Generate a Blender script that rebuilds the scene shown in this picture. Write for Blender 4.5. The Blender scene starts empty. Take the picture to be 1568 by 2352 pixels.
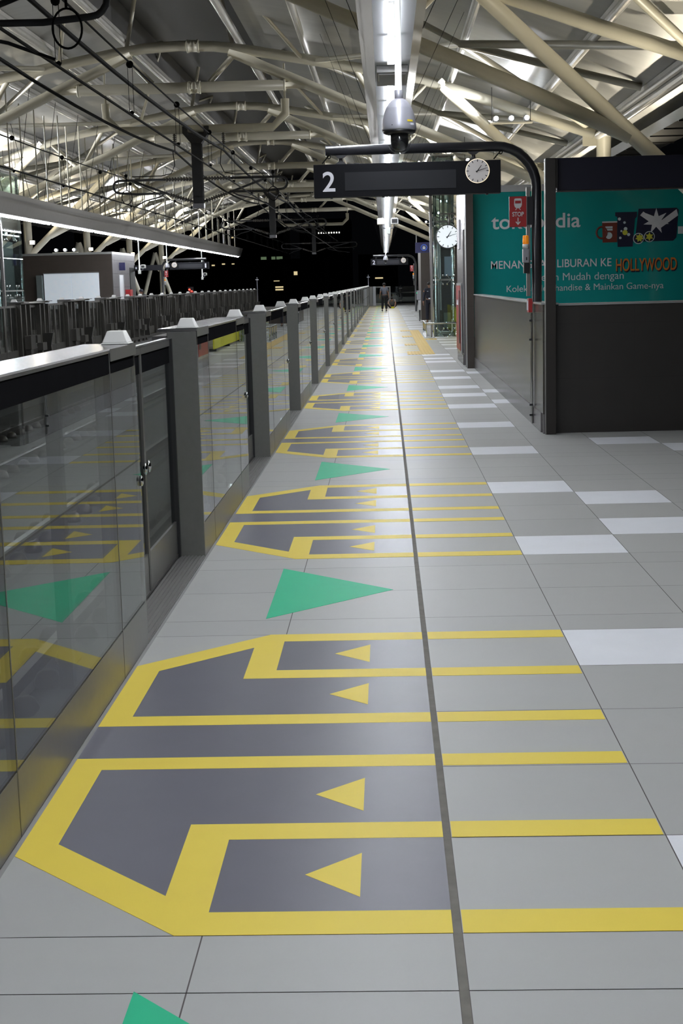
import bpy, math, random
from mathutils import Vector, Matrix
random.seed(7)
SC = bpy.context.scene
COL = SC.collection
PI = math.pi

# ------------------------------------------------------------------ camera, world, exposure
PITCH, ROLL, YAW, FPX = 0.158534, 0.025705, 0.034172, 3279.4
def make_camera():
    cp, sp = math.cos(PITCH), math.sin(PITCH)
    f = Vector((0, cp, -sp)); r = Vector((1, 0, 0)); u = Vector((0, sp, cp))
    Rz = Matrix.Rotation(YAW, 3, 'Z')
    f, r, u = Rz @ f, Rz @ r, Rz @ u
    c, s = math.cos(ROLL), math.sin(ROLL)
    r2 = c * r - s * u; u2 = s * r + c * u
    m = Matrix((r2, u2, -f)).transposed().to_4x4()
    m.translation = Vector((0, 0, 1.7))
    cd = bpy.data.cameras.new('camera'); co = bpy.data.objects.new('camera', cd); COL.objects.link(co)
    co.matrix_world = m
    cd.sensor_fit = 'HORIZONTAL'; cd.sensor_width = 36.0; cd.lens = FPX / 1568 * 36.0
    cd.clip_start = 0.05; cd.clip_end = 2000
    SC.camera = co
make_camera()
W = bpy.data.worlds.new('night'); SC.world = W; W.use_nodes = True
W.node_tree.nodes['Background'].inputs[0].default_value = (0.010, 0.011, 0.014, 1)
W.node_tree.nodes['Background'].inputs[1].default_value = 0.12
SC.view_settings.view_transform = 'Standard'; SC.view_settings.look = 'None'
SC.view_settings.exposure = 0.0; SC.view_settings.gamma = 1.0; SC.view_settings.use_curve_mapping = False
SC.cycles.use_denoising = True
SC.cycles.max_bounces = 8; SC.cycles.transparent_max_bounces = 24
SC.cycles.caustics_reflective = False; SC.cycles.caustics_refractive = False
SC.cycles.sample_clamp_indirect = 6.0
TUBE_W = 118.0      # radiance of the platform tube lights
TRAY_W = 1350.0     # watts of a roof lamp tray
WARM_W = 620.0     # watts of a warm column flood

# ------------------------------------------------------------------ materials
MAT = {}
def nt(name):
    m = bpy.data.materials.new(name); m.use_nodes = True; MAT[name] = m
    return m, m.node_tree, m.node_tree.nodes['Principled BSDF']
def pm(name, col, rough=.5, metal=0.0, var=.08, scale=6.0, emit=None, es=0.0, spec=.5, coat=0.0, stretch=None, island=0.0):
    m, t, b = nt(name)
    N = t.nodes.new; L = t.links.new
    geo = N('ShaderNodeNewGeometry'); mp = N('ShaderNodeMapping'); no = N('ShaderNodeTexNoise')
    mp.inputs['Scale'].default_value = stretch or (1, 1, 1)
    no.inputs['Scale'].default_value = scale; no.inputs['Detail'].default_value = 4
    L(geo.outputs['Position'], mp.inputs['Vector']); L(mp.outputs[0], no.inputs['Vector'])
    mr = N('ShaderNodeMapRange'); mr.inputs['From Min'].default_value = .15; mr.inputs['From Max'].default_value = .85
    mr.inputs['To Min'].default_value = 1 - var; mr.inputs['To Max'].default_value = 1 + var
    L(no.outputs['Fac'], mr.inputs['Value'])
    src = mr.outputs[0]
    if island:
        mi = N('ShaderNodeMapRange'); mi.inputs['To Min'].default_value = 1 - island; mi.inputs['To Max'].default_value = 1 + island
        L(geo.outputs['Random Per Island'], mi.inputs['Value'])
        mm = N('ShaderNodeMath'); mm.operation = 'MULTIPLY'; L(src, mm.inputs[0]); L(mi.outputs[0], mm.inputs[1]); src = mm.outputs[0]
    vm = N('ShaderNodeVectorMath'); vm.operation = 'SCALE'; vm.inputs[0].default_value = col[:3]
    L(src, vm.inputs['Scale']); L(vm.outputs[0], b.inputs['Base Color'])
    b.inputs['Roughness'].default_value = rough
    b.inputs['Metallic'].default_value = metal
    b.inputs['Specular IOR Level'].default_value = spec
    b.inputs['Coat Weight'].default_value = coat; b.inputs['Coat Roughness'].default_value = .05
    if emit:
        b.inputs['Emission Color'].default_value = (*emit, 1); b.inputs['Emission Strength'].default_value = es
    return m
def glass(name, tint, f0=.045, rough=0.0, dirt=0.02):
    m = bpy.data.materials.new(name); m.use_nodes = True; MAT[name] = m
    t = m.node_tree; N = t.nodes.new; L = t.links.new
    for n in list(t.nodes): t.nodes.remove(n)
    out = N('ShaderNodeOutputMaterial'); tr = N('ShaderNodeBsdfTransparent'); gl = N('ShaderNodeBsdfGlossy'); df = N('ShaderNodeBsdfDiffuse')
    tr.inputs[0].default_value = (*tint, 1); gl.inputs['Roughness'].default_value = rough; gl.inputs['Color'].default_value = (.95, .97, .97, 1)
    df.inputs[0].default_value = (.5, .5, .5, 1)
    lw = N('ShaderNodeLayerWeight'); p = N('ShaderNodeMath'); p.operation = 'POWER'; p.inputs[1].default_value = 5.0
    L(lw.outputs['Facing'], p.inputs[0])
    a = N('ShaderNodeMath'); a.operation = 'MULTIPLY_ADD'; a.inputs[1].default_value = 1 - f0; a.inputs[2].default_value = f0
    lw.inputs['Blend'].default_value = .5
    L(p.outputs[0], a.inputs[0])
    no = N('ShaderNodeTexNoise'); no.inputs['Scale'].default_value = 3.0
    dm = N('ShaderNodeMath'); dm.operation = 'MULTIPLY'; dm.inputs[1].default_value = dirt * 2; L(no.outputs['Fac'], dm.inputs[0])
    m0 = N('ShaderNodeMixShader'); L(dm.outputs[0], m0.inputs[0]); L(tr.outputs[0], m0.inputs[1]); L(df.outputs[0], m0.inputs[2])
    mx = N('ShaderNodeMixShader'); L(a.outputs[0], mx.inputs[0]); L(m0.outputs[0], mx.inputs[1]); L(gl.outputs[0], mx.inputs[2])
    L(mx.outputs[0], out.inputs[0])
    return m
def walltile(name, col, rough, ux, uz, grout=.5, axis='Y'):
    """glossy ceramic wall tiles; ux, uz = tile size along the wall and up"""
    m, t, b = nt(name); N = t.nodes.new; L = t.links.new
    geo = N('ShaderNodeNewGeometry'); sp = N('ShaderNodeSeparateXYZ'); L(geo.outputs['Position'], sp.inputs[0])
    ad = N('ShaderNodeMath'); ad.operation = 'ADD'; L(sp.outputs['X'], ad.inputs[0]); L(sp.outputs['Y'], ad.inputs[1])
    fs = []
    for o, u, w in ((ad.outputs[0], ux, .004), (sp.outputs['Z'], uz, .006)):
        d = N('ShaderNodeMath'); d.operation = 'MODULO'; d.inputs[1].default_value = u; L(o, d.inputs[0])
        c = N('ShaderNodeMath'); c.operation = 'LESS_THAN'; c.inputs[1].default_value = w; L(d.outputs[0], c.inputs[0]); fs.append(c)
    mxn = N('ShaderNodeMath'); mxn.operation = 'MAXIMUM'; L(fs[0].outputs[0], mxn.inputs[0]); L(fs[1].outputs[0], mxn.inputs[1])
    no = N('ShaderNodeTexNoise'); no.inputs['Scale'].default_value = 4; L(geo.outputs['Position'], no.inputs['Vector'])
    mr = N('ShaderNodeMapRange'); mr.inputs['To Min'].default_value = .88; mr.inputs['To Max'].default_value = 1.12; L(no.outputs['Fac'], mr.inputs['Value'])
    vm = N('ShaderNodeVectorMath'); vm.operation = 'SCALE'; vm.inputs[0].default_value = col; L(mr.outputs[0], vm.inputs['Scale'])
    mx = N('ShaderNodeMix'); mx.data_type = 'RGBA'; L(mxn.outputs[0], mx.inputs['Factor']); L(vm.outputs[0], mx.inputs['A'])
    mx.inputs['B'].default_value = (*[c * grout for c in col], 1)
    L(mx.outputs['Result'], b.inputs['Base Color']); b.inputs['Roughness'].default_value = rough
    return m
pm('floor_tile', (.385, .385, .372), .40, var=.012, scale=9, island=.03, spec=.11)
pm('floor_white', (.72, .73, .76), .40, var=.03, spec=.12)
pm('grout', (.09, .08, .075), .9)
pm('joint_filler', (.15, .14, .12), .8, var=.25, scale=14)
pm('tape_yellow', (.72, .56, .085), .46, var=.015, scale=9, spec=.12)
pm('tape_dark', (.125, .122, .148), .36, var=.04, scale=7, spec=.26)
pm('tape_green', (.03, .44, .235), .48, var=.04, spec=.12)
pm('tactile', (.62, .44, .14), .55, var=.06, spec=.15)
pm('steel', (.25, .248, .235), .36, .7, var=.05, scale=30)
pm('gate_back', (.14, .134, .122), .65, .1, var=.08, scale=10)
pm('steel_dark', (.15, .147, .14), .38, .6, var=.06, scale=20)
pm('steel_bright', (.48, .475, .48), .22, .9, var=.14, scale=4)
pm('chrome', (.8, .81, .82), .1, 1.0, var=.03)
pm('rubber', (.012, .012, .013), .5)
pm('frit', (.010, .010, .011), .6, spec=0.0)
pm('lamp_white', (.80, .79, .76), .4, var=.03)
glass('fence_glass', (.66, .69, .685), f0=.09, dirt=.003)
glass('gate_glass', (.5, .5, .48), f0=.05, dirt=.05)
glass('lift_glass', (.82, .90, .89), f0=.07, dirt=.012)
glass('dome_glass', (.75, .76, .78), f0=.08)
pm('concrete', (.24, .24, .23), .85, var=.16, scale=3)
pm('concrete_dark', (.11, .11, .105), .9, var=.2, scale=2)
pm('rail_steel', (.22, .2, .18), .35, .9, var=.2)
pm('cream_steel', (.66, .63, .52), .42, var=.05, scale=2)
pm('purlin', (.76, .75, .73), .25, .45, var=.06, scale=4)
pm('deck', (.47, .47, .455), .38, .40, var=.10, scale=1.1, stretch=(.6, 3.0, 1))
pm('deck_dark', (.10, .10, .10), .35, .3, var=.1)
pm('black_metal', (.022, .022, .026), .28, .0, var=.12, spec=.6)
pm('sign_black', (.009, .009, .012), .6, var=.05, spec=.2)
pm('screen_grey', (.022, .023, .028), .5, var=.06, spec=.3)
pm('navy', (.010, .010, .021), .5, var=.05, spec=.3)
pm('navy_sign', (.020, .020, .085), .4, var=.05)
pm('letter_white', (.66, .67, .74), .5, var=.02)
pm('digit_glow', (.55, .55, .62), .5, emit=(.92, .94, 1.0), es=.28)  # mild glow added to brighten the white sign digits
pm('sign_face', (.75, .75, .76), .4, var=.02)
pm('sign_red', (.42, .018, .020), .45, var=.04)
pm('orange_lens', (.95, .30, .02), .25, var=.15, scale=50, emit=(1, .32, .02), es=.25)
pm('grey_plastic', (.34, .34, .37), .4, var=.04)
pm('silver_paint', (.40, .40, .45), .36, .3, var=.02)
pm('pole_white', (.72, .74, .70), .4, var=.02)
pm('black_plastic', (.010, .010, .011), .35)
pm('label_yellow', (.75, .58, .03), .5)
walltile('parapet_tile', (.070, .065, .058), .22, .36, .335, .55)
walltile('parapet_front', (.030, .027, .024), .4, .6, .6, .8)
walltile('brown_tile', (.060, .048, .040), .38, .6, .6, .7)
walltile('grey_tile', (.19, .18, .185), .22, .3, .6, .5)
pm('brown_metal', (.026, .022, .019), .4, var=.08)
pm('coping', (.62, .63, .63), .25, .6, var=.05)
pm('ad_teal', (.012, .36, .345), .22, var=.22, scale=.55, spec=.5, coat=.7)
pm('ad_white', (.90, .90, .95), .4)
pm('ad_soft', (.70, .80, .84), .4)
pm('ad_orange', (.80, .25, .045), .4)
pm('ad_dark', (.016, .018, .05), .4)
pm('ad_mug', (.20, .04, .025), .4)
pm('ad_badge', (.75, .75, .09), .4)
pm('white_panel', (.72, .76, .80), .35, emit=(.75, .85, .95), es=.28)
pm('wire', (.010, .010, .010), .8, spec=.1)
pm('ocs_grey', (.045, .045, .048), .6, .1, var=.12)
pm('tape_wire', (.10, .10, .10), .5)
pm('insulator', (.15, .14, .13), .4)
pm('trough_white', (.66, .67, .70), .45, var=.04, scale=2)
pm('trough_mirror', (.40, .39, .385), .18, .95, var=.15, scale=1.5, stretch=(1, .6, 2))
pm('trough_grey', (.36, .35, .34), .45, .2, var=.05)
pm('tube', (1, 1, 1), .5, emit=(.90, .94, 1.0), es=TUBE_W)
pm('tube_side', (.8, .8, .8), .5, emit=(.90, .94, 1.0), es=26)
pm('lens_cool', (1, 1, 1), .5, emit=(.90, .95, 1.0), es=40)
pm('lens_warm', (1, 1, 1), .5, emit=(1.0, .84, .55), es=32)
pm('clock_lit', (.5, .5, .5), .5, var=.01, emit=(.86, .95, 1.0), es=.8)
pm('clock_dim', (.60, .57, .56), .5, var=.02, emit=(.9, .86, .85), es=.14)
pm('clock_rim', (1, 1, 1), .5, emit=(1.0, .78, .45), es=1.1)
pm('hose_red', (.34, .02, .018), .3, var=.08)
pm('barrier_yellow', (.62, .60, .02), .45, var=.05)
pm('interior_dark', (.010, .012, .012), .4)
pm('cabin_grey', (.14, .17, .17), .45, var=.08)
pm('cabin_lit', (.20, .24, .30), .4, emit=(.55, .70, .95), es=.06)
pm('red_lamp', (.6, .02, .02), .4, emit=(1, .05, .03), es=5)
pm('green_lamp', (.02, .6, .2), .4, emit=(.05, 1, .35), es=3)
pm('facade', (.006, .006, .007), .8)
pm('win_warm', (.2, .2, .1), .5, emit=(1.0, .82, .45), es=.7)
pm('win_green', (.1, .2, .1), .5, emit=(.55, .8, .45), es=.16)
pm('win_white', (.2, .2, .2), .5, emit=(.95, .95, .85), es=3.0)
pm('skin', (.30, .16, .10), .5, var=.04)
pm('hair', (.008, .007, .007), .6)
pm('shirt_grey', (.135, .145, .175), .8, var=.1, scale=20)
pm('cloth_black', (.008, .008, .010), .8)
pm('cloth_navy', (.010, .011, .022), .75)
pm('shirt_taupe', (.16, .145, .135), .8)
pm('shoe', (.012, .012, .012), .4)

# ------------------------------------------------------------------ mesh helpers
ORG = {}
class MB:
    def __init__(s): s.v = []; s.f = []; s.m = []; s.sm = []
    def face(s, idx, mi=0, sm=False): s.f.append(idx); s.m.append(mi); s.sm.append(sm)
    def box(s, x0, x1, y0, y1, z0, z1, mi=0):
        n = len(s.v)
        s.v += [(x0,y0,z0),(x1,y0,z0),(x1,y1,z0),(x0,y1,z0),(x0,y0,z1),(x1,y0,z1),(x1,y1,z1),(x0,y1,z1)]
        for q in ((3,2,1,0),(4,5,6,7),(0,1,5,4),(1,2,6,5),(2,3,7,6),(3,0,4,7)): s.face([n+i for i in q], mi)
        return s
    def prism(s, pts, axis, a, b, mi=0):
        """closed 2-D outline extruded along an axis: 'x' (y,z), 'y' (x,z), 'z' (x,y)"""
        ar = sum(pts[i][0]*pts[(i+1)%len(pts)][1]-pts[(i+1)%len(pts)][0]*pts[i][1] for i in range(len(pts)))
        if (ar < 0) != (axis == 'y'): pts = list(pts)[::-1]
        n = len(s.v); k = len(pts)
        for c in (a, b):
            for p, q in pts: s.v.append({'x': (c,p,q), 'y': (p,c,q), 'z': (p,q,c)}[axis])
        lo, hi = (0, k) if a < b else (k, 0)
        s.face([n+lo+i for i in range(k)][::-1], mi); s.face([n+hi+i for i in range(k)], mi)
        for i in range(k):
            j = (i+1) % k
            s.face([n+lo+i, n+lo+j, n+hi+j, n+hi+i], mi)
        return s
    def path(s, pts, r, n=8, mi=0, cap=True, closed=False):
        P = [Vector(p) for p in pts]; k = len(P)
        rs = r if isinstance(r, (list, tuple)) else [r]*k
        base = len(s.v); up = None
        for i in range(k):
            if closed: t = (P[(i+1)%k]-P[i-1]).normalized()
            else: t = (P[min(i+1,k-1)]-P[max(i-1,0)]).normalized()
            if up is None:
                up = Vector((0,0,1)) if abs(t.z) < .9 else Vector((0,1,0))
            a = t.cross(up).normalized(); up2 = a.cross(t).normalized(); up = up2
            for j in range(n):
                an = 2*PI*j/n
                s.v.append(tuple(P[i] + (a*math.cos(an)+up2*math.sin(an))*rs[i]))
        for i in range(k if closed else k-1):
            for j in range(n):
                i2 = (i+1) % k
                s.face([base+i*n+j, base+i2*n+j, base+i2*n+(j+1)%n, base+i*n+(j+1)%n][::-1], mi, True)
        if cap and not closed:
            s.face([base+j for j in range(n)], mi); s.face([base+(k-1)*n+j for j in range(n)][::-1], mi)
        return s
    def tube(s, p, q, r, n=10, mi=0, r2=None): return s.path([p, q], [r, r if r2 is None else r2], n, mi)
    def lathe(s, prof, c, n=24, mi=0, axis='z'):
        base = len(s.v); k = len(prof)
        for r, h in prof:
            for j in range(n):
                an = 2*PI*j/n; a, b = r*math.cos(an), r*math.sin(an)
                s.v.append({'z': (c[0]+a, c[1]+b, c[2]+h), 'y': (c[0]+a, c[1]+h, c[2]+b), 'x': (c[0]+h, c[1]+a, c[2]+b)}[axis])
        for i in range(k-1):
            for j in range(n):
                s.face([base+i*n+j, base+i*n+(j+1)%n, base+(i+1)*n+(j+1)%n, base+(i+1)*n+j], mi, True)
        if prof[0][0] > 1e-5: s.face([base+j for j in range(n)][::-1], mi)
        if prof[-1][0] > 1e-5: s.face([base+(k-1)*n+j for j in range(n)], mi)
        return s
    def ball(s, c, r, n=12, sq=(1,1,1), mi=0):
        b = len(s.v)
        s.lathe([(max(1e-6, r*math.sin(PI*i/n)), -r*math.cos(PI*i/n)) for i in range(n+1)], (0,0,0), n*2, mi)
        for i in range(b, len(s.v)): v = s.v[i]; s.v[i] = (c[0]+v[0]*sq[0], c[1]+v[1]*sq[1], c[2]+v[2]*sq[2])
        return s
    def torus(s, c, R, r, plane='xz', n=28, m=6, mi=0, sc=(1,1)):
        pts = []
        for i in range(n):
            a = 2*PI*i/n; p, q = R*math.cos(a)*sc[0], R*math.sin(a)*sc[1]
            pts.append({'xz': (c[0]+p, c[1], c[2]+q), 'yz': (c[0], c[1]+p, c[2]+q), 'xy': (c[0]+p, c[1]+q, c[2])}[plane])
        return s.path(pts, r, m, mi, closed=True)
    def build(s, name, mats, parent=None, loc=None, bevel=0):
        me = bpy.data.meshes.new(name)
        o = Vector(ORG[parent.name]) if parent is not None else Vector(loc or (0,0,0))
        me.from_pydata([tuple(Vector(v)-o) for v in s.v], [], s.f)
        for m in ([mats] if isinstance(mats, str) else mats): me.materials.append(MAT[m])
        me.polygons.foreach_set('material_index', s.m); me.polygons.foreach_set('use_smooth', s.sm)
        me.update()
        ob = bpy.data.objects.new(name, me); COL.objects.link(ob)
        ORG[ob.name] = tuple(o)
        if parent is not None: ob.parent = parent
        else: ob.location = o
        if bevel:
            b = ob.modifiers.new('bevel', 'BEVEL'); b.width = bevel; b.segments = 2; b.limit_method = 'ANGLE'
        return ob
def tag(o, label=None, cat=None, group=None, kind=None):
    if label: o['label'] = label
    if cat: o['category'] = cat
    if group: o['group'] = group
    if kind: o['kind'] = kind
    return o
def thing(name, label, cat, loc, group=None):
    o = bpy.data.objects.new(name, None); COL.objects.link(o); o.location = loc; o.empty_display_size = .1
    ORG[o.name] = tuple(loc)
    return tag(o, label, cat, group)
def struct(name, mb, m, bevel=0): return tag(mb.build(name, m, None, (0,0,0), bevel), kind='structure')
def copy_tree(o, parent=None):
    c = o.copy(); COL.objects.link(c)
    if parent is not None: c.parent = parent
    for ch in list(o.children): copy_tree(ch, c)
    return c
def dup(root, d, label):
    c = copy_tree(root); c.location = Vector(root.location) + Vector(d); c['label'] = label
    return c
ORD = ['first','second','third','fourth','fifth','sixth','seventh','eighth','ninth','tenth','eleventh','twelfth','thirteenth','fourteenth','fifteenth','sixteenth','seventeenth','eighteenth','nineteenth','twentieth','twenty-first','twenty-second','twenty-third','twenty-fourth']
def text(name, body, parent, m, x, y, z, width=None, height=None, align='LEFT', bold=0.0, extrude=.002, facing='-y', label=None, spacing=1.0):
    """lettering standing upright, baseline start at x (facing -y)"""
    cu = bpy.data.curves.new(name, 'FONT'); cu.body = body; cu.size = 1; cu.extrude = 0; cu.offset = bold; cu.space_character = spacing
    cu.materials.append(MAT[m])
    ob = bpy.data.objects.new(name, cu); COL.objects.link(ob)
    bpy.context.view_layer.update()
    bb = [Vector(c) for c in ob.bound_box]; x0 = min(c.x for c in bb); x1 = max(c.x for c in bb); y0 = min(c.y for c in bb); y1 = max(c.y for c in bb)
    if width and height: sx = width/(x1-x0); sy = height/(y1-y0)
    elif width: sx = sy = width/(x1-x0)
    else: sx = sy = height/(y1-y0)
    cu.extrude = extrude*1.0
    bpy.context.view_layer.update()
    me = bpy.data.meshes.new_from_object(ob.evaluated_get(bpy.context.evaluated_depsgraph_get()))
    bpy.data.objects.remove(ob); ob = bpy.data.objects.new(name, me); COL.objects.link(ob)
    base_shift = y0*sy if (width and height) or body.isdigit() else 0
    ox, oy, oz = ORG[parent.name]
    if align == 'CENTER': x = x-(x1-x0)*sx/2
    ob.parent = parent; ob.scale = (sx, sy, 1)
    if facing == '-y':
        ob.location = (x-x0*sx-ox, y-oy, z-base_shift-oz); ob.rotation_euler = (PI/2, 0, 0)
    if label: ob['label'] = label
    return ob
def words(name, body, parent, m, x, y, z, width, height=None, bold=0.0):
    def ext(b):
        cu = bpy.data.curves.new('measure', 'FONT'); cu.body = b; cu.size = 1; cu.offset = bold
        o = bpy.data.objects.new('measure', cu); COL.objects.link(o); bpy.context.view_layer.update()
        xs = [c[0] for c in o.bound_box]; ys = [c[1] for c in o.bound_box]; r = (min(xs), max(xs), min(ys), max(ys))
        bpy.data.objects.remove(o); bpy.data.curves.remove(cu); return r
    full = ext(body); k = width/(full[1]-full[0]); ws = body.split(' ')
    for i, w_ in enumerate(ws):
        pre = ' '.join(ws[:i+1]); e = ext(pre); q = ext(w_); x0 = e[1]-(q[1]-q[0])-full[0]
        text(name, w_, parent, m, x+x0*k, y, z, width=(q[1]-q[0])*k, bold=bold) if height is None else text(name, w_, parent, m, x+x0*k, y, z, width=(q[1]-q[0])*k, height=height, bold=bold)
def spot(name, loc, target, watts, col, size=2.2, blend=.7, radius=.08):
    ld = bpy.data.lights.new(name, 'SPOT'); ld.energy = watts; ld.color = col; ld.spot_size = size; ld.spot_blend = blend; ld.shadow_soft_size = radius
    o = bpy.data.objects.new(name, ld); COL.objects.link(o); o.location = loc
    d = Vector(target)-Vector(loc); o.rotation_euler = d.to_track_quat('-Z', 'Y').to_euler()
    return o

# ------------------------------------------------------------------ the setting: floors, tracks
P = 5.24; Y0 = 3.552
XC = -5.2                                   # middle between the two tracks
def rows():
    off = [0, .657, 1.314, 1.971, 2.628, 3.286, 3.596, 4.262, 4.93]
    r = []
    for n in range(-2, 23): r += [Y0+P*n+o for o in off]
    return [v for v in r if -3 < v < 121]
ROWS = rows()
XS = [(-1.165, -.522), (-.518, .144), (.170, .826)] + [(.830+.6565*i, .830+.6565*(i+1)-.004) for i in range(8)]
def white_set():
    s = set()
    def put(c, y):
        i = min(range(len(ROWS)-1), key=lambda k: abs(ROWS[k]-y) + (1 if ROWS[k+1]-ROWS[k] < .5 else 0)); s.add((c, i))
    for y in (3.55, 6.19, 8.81, 11.43, 14.09, 16.67, 19.39, 21.33, 22.7, 25.23, 27.14, 30.3, 31.7, 32.96): put(3, y)
    for y in (9.44, 10.74, 19.95, 21.85, 26.41): put(4, y)
    put(5, 14.64); put(6, 13.98); put(7, 12.7); put(8, 14.0)
    for y, c in ((36, 4), (37.2, 5), (38.2, 4), (40, 4), (41.7, 5), (42.1, 4), (44.0, 4), (44.6, 3), (52.6, 3), (54, 4), (55.4, 3), (57, 4), (58.5, 3), (61, 3), (63, 4), (66, 3), (69.5, 3), (74, 3), (77, 4), (82, 3), (86, 4), (90, 3)): put(c, y)
    return s
WH = white_set()
fl = MB()
for ci, (a, b) in enumerate(XS):
    for i in range(len(ROWS)-1):
        n = len(fl.v); y0, y1 = ROWS[i]+.002, ROWS[i+1]-.002
        fl.v += [(a,y0,0),(b,y0,0),(b,y1,0),(a,y1,0)]
        fl.face([n,n+1,n+2,n+3], 1 if (ci, i) in WH else 0)
fl.box(-1.46, 6.1, -3, 121, -.35, -.0035, 2)
fl.box(.1455, .1685, -3, 121, -.0034, -.0012, 3)
fl.box(-1.46, -1.165, -3, 121, -.0034, -.0004, 4)
floor = struct('floor', fl, ['floor_tile', 'floor_white', 'grout', 'joint_filler', 'concrete'])
tr = MB(); tr.box(-9.4, -1.46, -3, 160, -1.45, -1.15)
tr.box(-1.46, -1.40, -3, 121, -1.15, -.35); tr.box(-9.04, -8.95, -3, 121, -1.15, -.30)
for xc in (-3.3, -6.7):
    for sx in (-.70, .70): tr.box(xc+sx-.28, xc+sx+.28, -3, 160, -1.15, -1.08)
struct('track_slab', tr, 'concrete')
of = MB(); of.box(-20, -9.04, -3, 121, -.35, 0); struct('floor_across_tracks', of, 'floor_tile')
# rails with their clips
def rail(x, k):
    t = thing('rail', '%s running rail counting from our platform edge, beside round clips' % ORD[k], 'rail', (x, 0, -1.08), 'running rails of the two tracks')
    m = MB(); prof = [(-.07,0),(.07,0),(.07,.012),(.012,.025),(.012,.10),(.036,.11),(.036,.145),(-.036,.145),(-.036,.11),(-.012,.10),(-.012,.025),(-.07,.012)]
    m.prism([(x+p, -1.08+q) for p, q in prof], 'y', -3, 150); m.build('rail_profile', 'rail_steel', t)
    for i in range(24):
        y = (6.5 if k < 2 else 18.0)+.66*i
        c = MB()
        for sx in (-.14, .14): c.lathe([(.10, 0), (.10, .04), (.07, .10), (.03, .12)], (x+sx, y, -1.08), 14)
        c.build('rail_clip', 'rail_steel', t)
for k, x in enumerate((-2.6, -4.0, -6.0, -7.4)): rail(x, k)
cb = MB(); cb.box(-1.75, -1.55, -3, 120, -1.15, -.86); cb.box(-1.72, -1.58, -3, 120, -.86, -.84)
tag(cb.build('cable_duct', 'concrete', None, (-1.65, 0, -1.15)), 'grey cable duct running along the foot of the platform wall', 'duct')

# ------------------------------------------------------------------ floor markings
def queue_mark(n):
    y = Y0+P*n; t = thing('queue_marking', '%s black and yellow queue marking on the floor, counting away from the camera' % ORD[n], 'floor marking', (-.2, y, 0), 'queue markings along the platform')
    yl = MB(); dk = MB()
    def mir(pts, f): return pts if f == 0 else [(a, 3.286-b) for a, b in pts]
    for f in (0, 1):
        for pts in ([(-.52,0),(.145,0),(.145,.14),(-.52,.14)], [(-.596,0),(-.52,0),(-.52,.79),(-.656,.79),(-.656,.25)],
                    [(-1.164,.55),(-.596,0),(-.656,.25),(-1.05,.64)], [(-.52,.66),(.145,.66),(.145,.79),(-.52,.79)],
                    [(-1.164,.55),(-1.05,.64),(-1.05,1.325),(-1.164,1.325)], [(-1.164,1.325),(.145,1.325),(.145,1.45),(-1.164,1.45)],
                    [(.172,0),(.822,0),(.822,.14),(.172,.14)], [(.172,.66),(.822,.66),(.822,.79),(.172,.79)], [(.172,1.325),(.822,1.325),(.822,1.45),(.172,1.45)]):
            yl.prism([(a, y+b) for a, b in mir(pts, f)], 'z', .0001, .0014)
        for pts in ([(-1.05,.64),(-.656,.25),(-.656,.79),(.145,.79),(.145,1.325),(-1.05,1.325)], [(-.52,.14),(.145,.14),(.145,.66),(-.52,.66)]):
            dk.prism([(a, y+b) for a, b in mir(pts, f)], 'z', .0001, .0009)
    dk.prism([(-1.164, y+1.45), (.145, y+1.45), (.145, y+1.836), (-1.164, y+1.836)], 'z', .0001, .0009)
    yl.build('yellow_outline', 'tape_yellow', t); dk.build('dark_panel', 'tape_dark', t)
    for c in (.386, 1.048, 2.238, 2.90):
        a = MB(); a.prism([(-.105, y+c-.156), (-.105, y+c+.156), (-.268, y+c)], 'z', .0009, .0016); a.build('arrow', 'tape_yellow', t)
    g = None
for n in range(20): queue_mark(n)
for n in range(-1, 20):
    y = 7.835+P*n; g = MB(); g.prism([(-.65, y-.655), (-.65, y+.655), (.011, y)], 'z', .0002, .0014)
    lab = 'green exit triangle cut by the bottom edge of the photo' if n < 0 else '%s full green exit triangle on the floor, counting away from the camera' % ORD[n]
    tag(g.build('exit_triangle', 'tape_green', None, (-.4, y, 0)), lab, 'floor marking', 'green exit triangles')
def tactile(x0, x1, y0, y1, lab, along='y'):
    m = MB(); m.box(x0, x1, y0, y1, .0002, .004)
    if along == 'y':
        k = max(3, round((x1-x0)/.075))
        for i in range(k):
            x = x0+(i+.5)*(x1-x0)/k; m.prism([(x-.02, .004), (x+.02, .004), (x+.013, .009), (x-.013, .009)], 'y', y0, y1)
    else:
        k = round((y1-y0)/.08); kk = round((x1-x0)/.08)
        for i in range(k):
            for j in range(kk):
                m.lathe([(.02, .004), (.013, .009)], (x0+(j+.5)*(x1-x0)/kk, y0+(i+.5)*(y1-y0)/k, 0), 8)
    tag(m.build('tactile_strip', 'tactile', None, ((x0+x1)/2, (y0+y1)/2, 0)), lab, 'tactile paving', 'ochre tactile paving before the lift')
tactile(.83, 1.15, 33.95, 51.2, 'long ochre tactile strip of parallel bars leading away')
for i, (a, b) in enumerate(((33.95, 35.4), (38.9, 39.9), (44.8, 45.9), (50.2, 51.2))):
    tactile(.50, .828, a, b, 'small ochre tactile patch joining the long strip, %s from the camera' % ORD[i])
tactile(1.152, 1.5, 42.5, 43.2, 'dotted ochre tactile patch between the long strip and the lift', 'dot')

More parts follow.
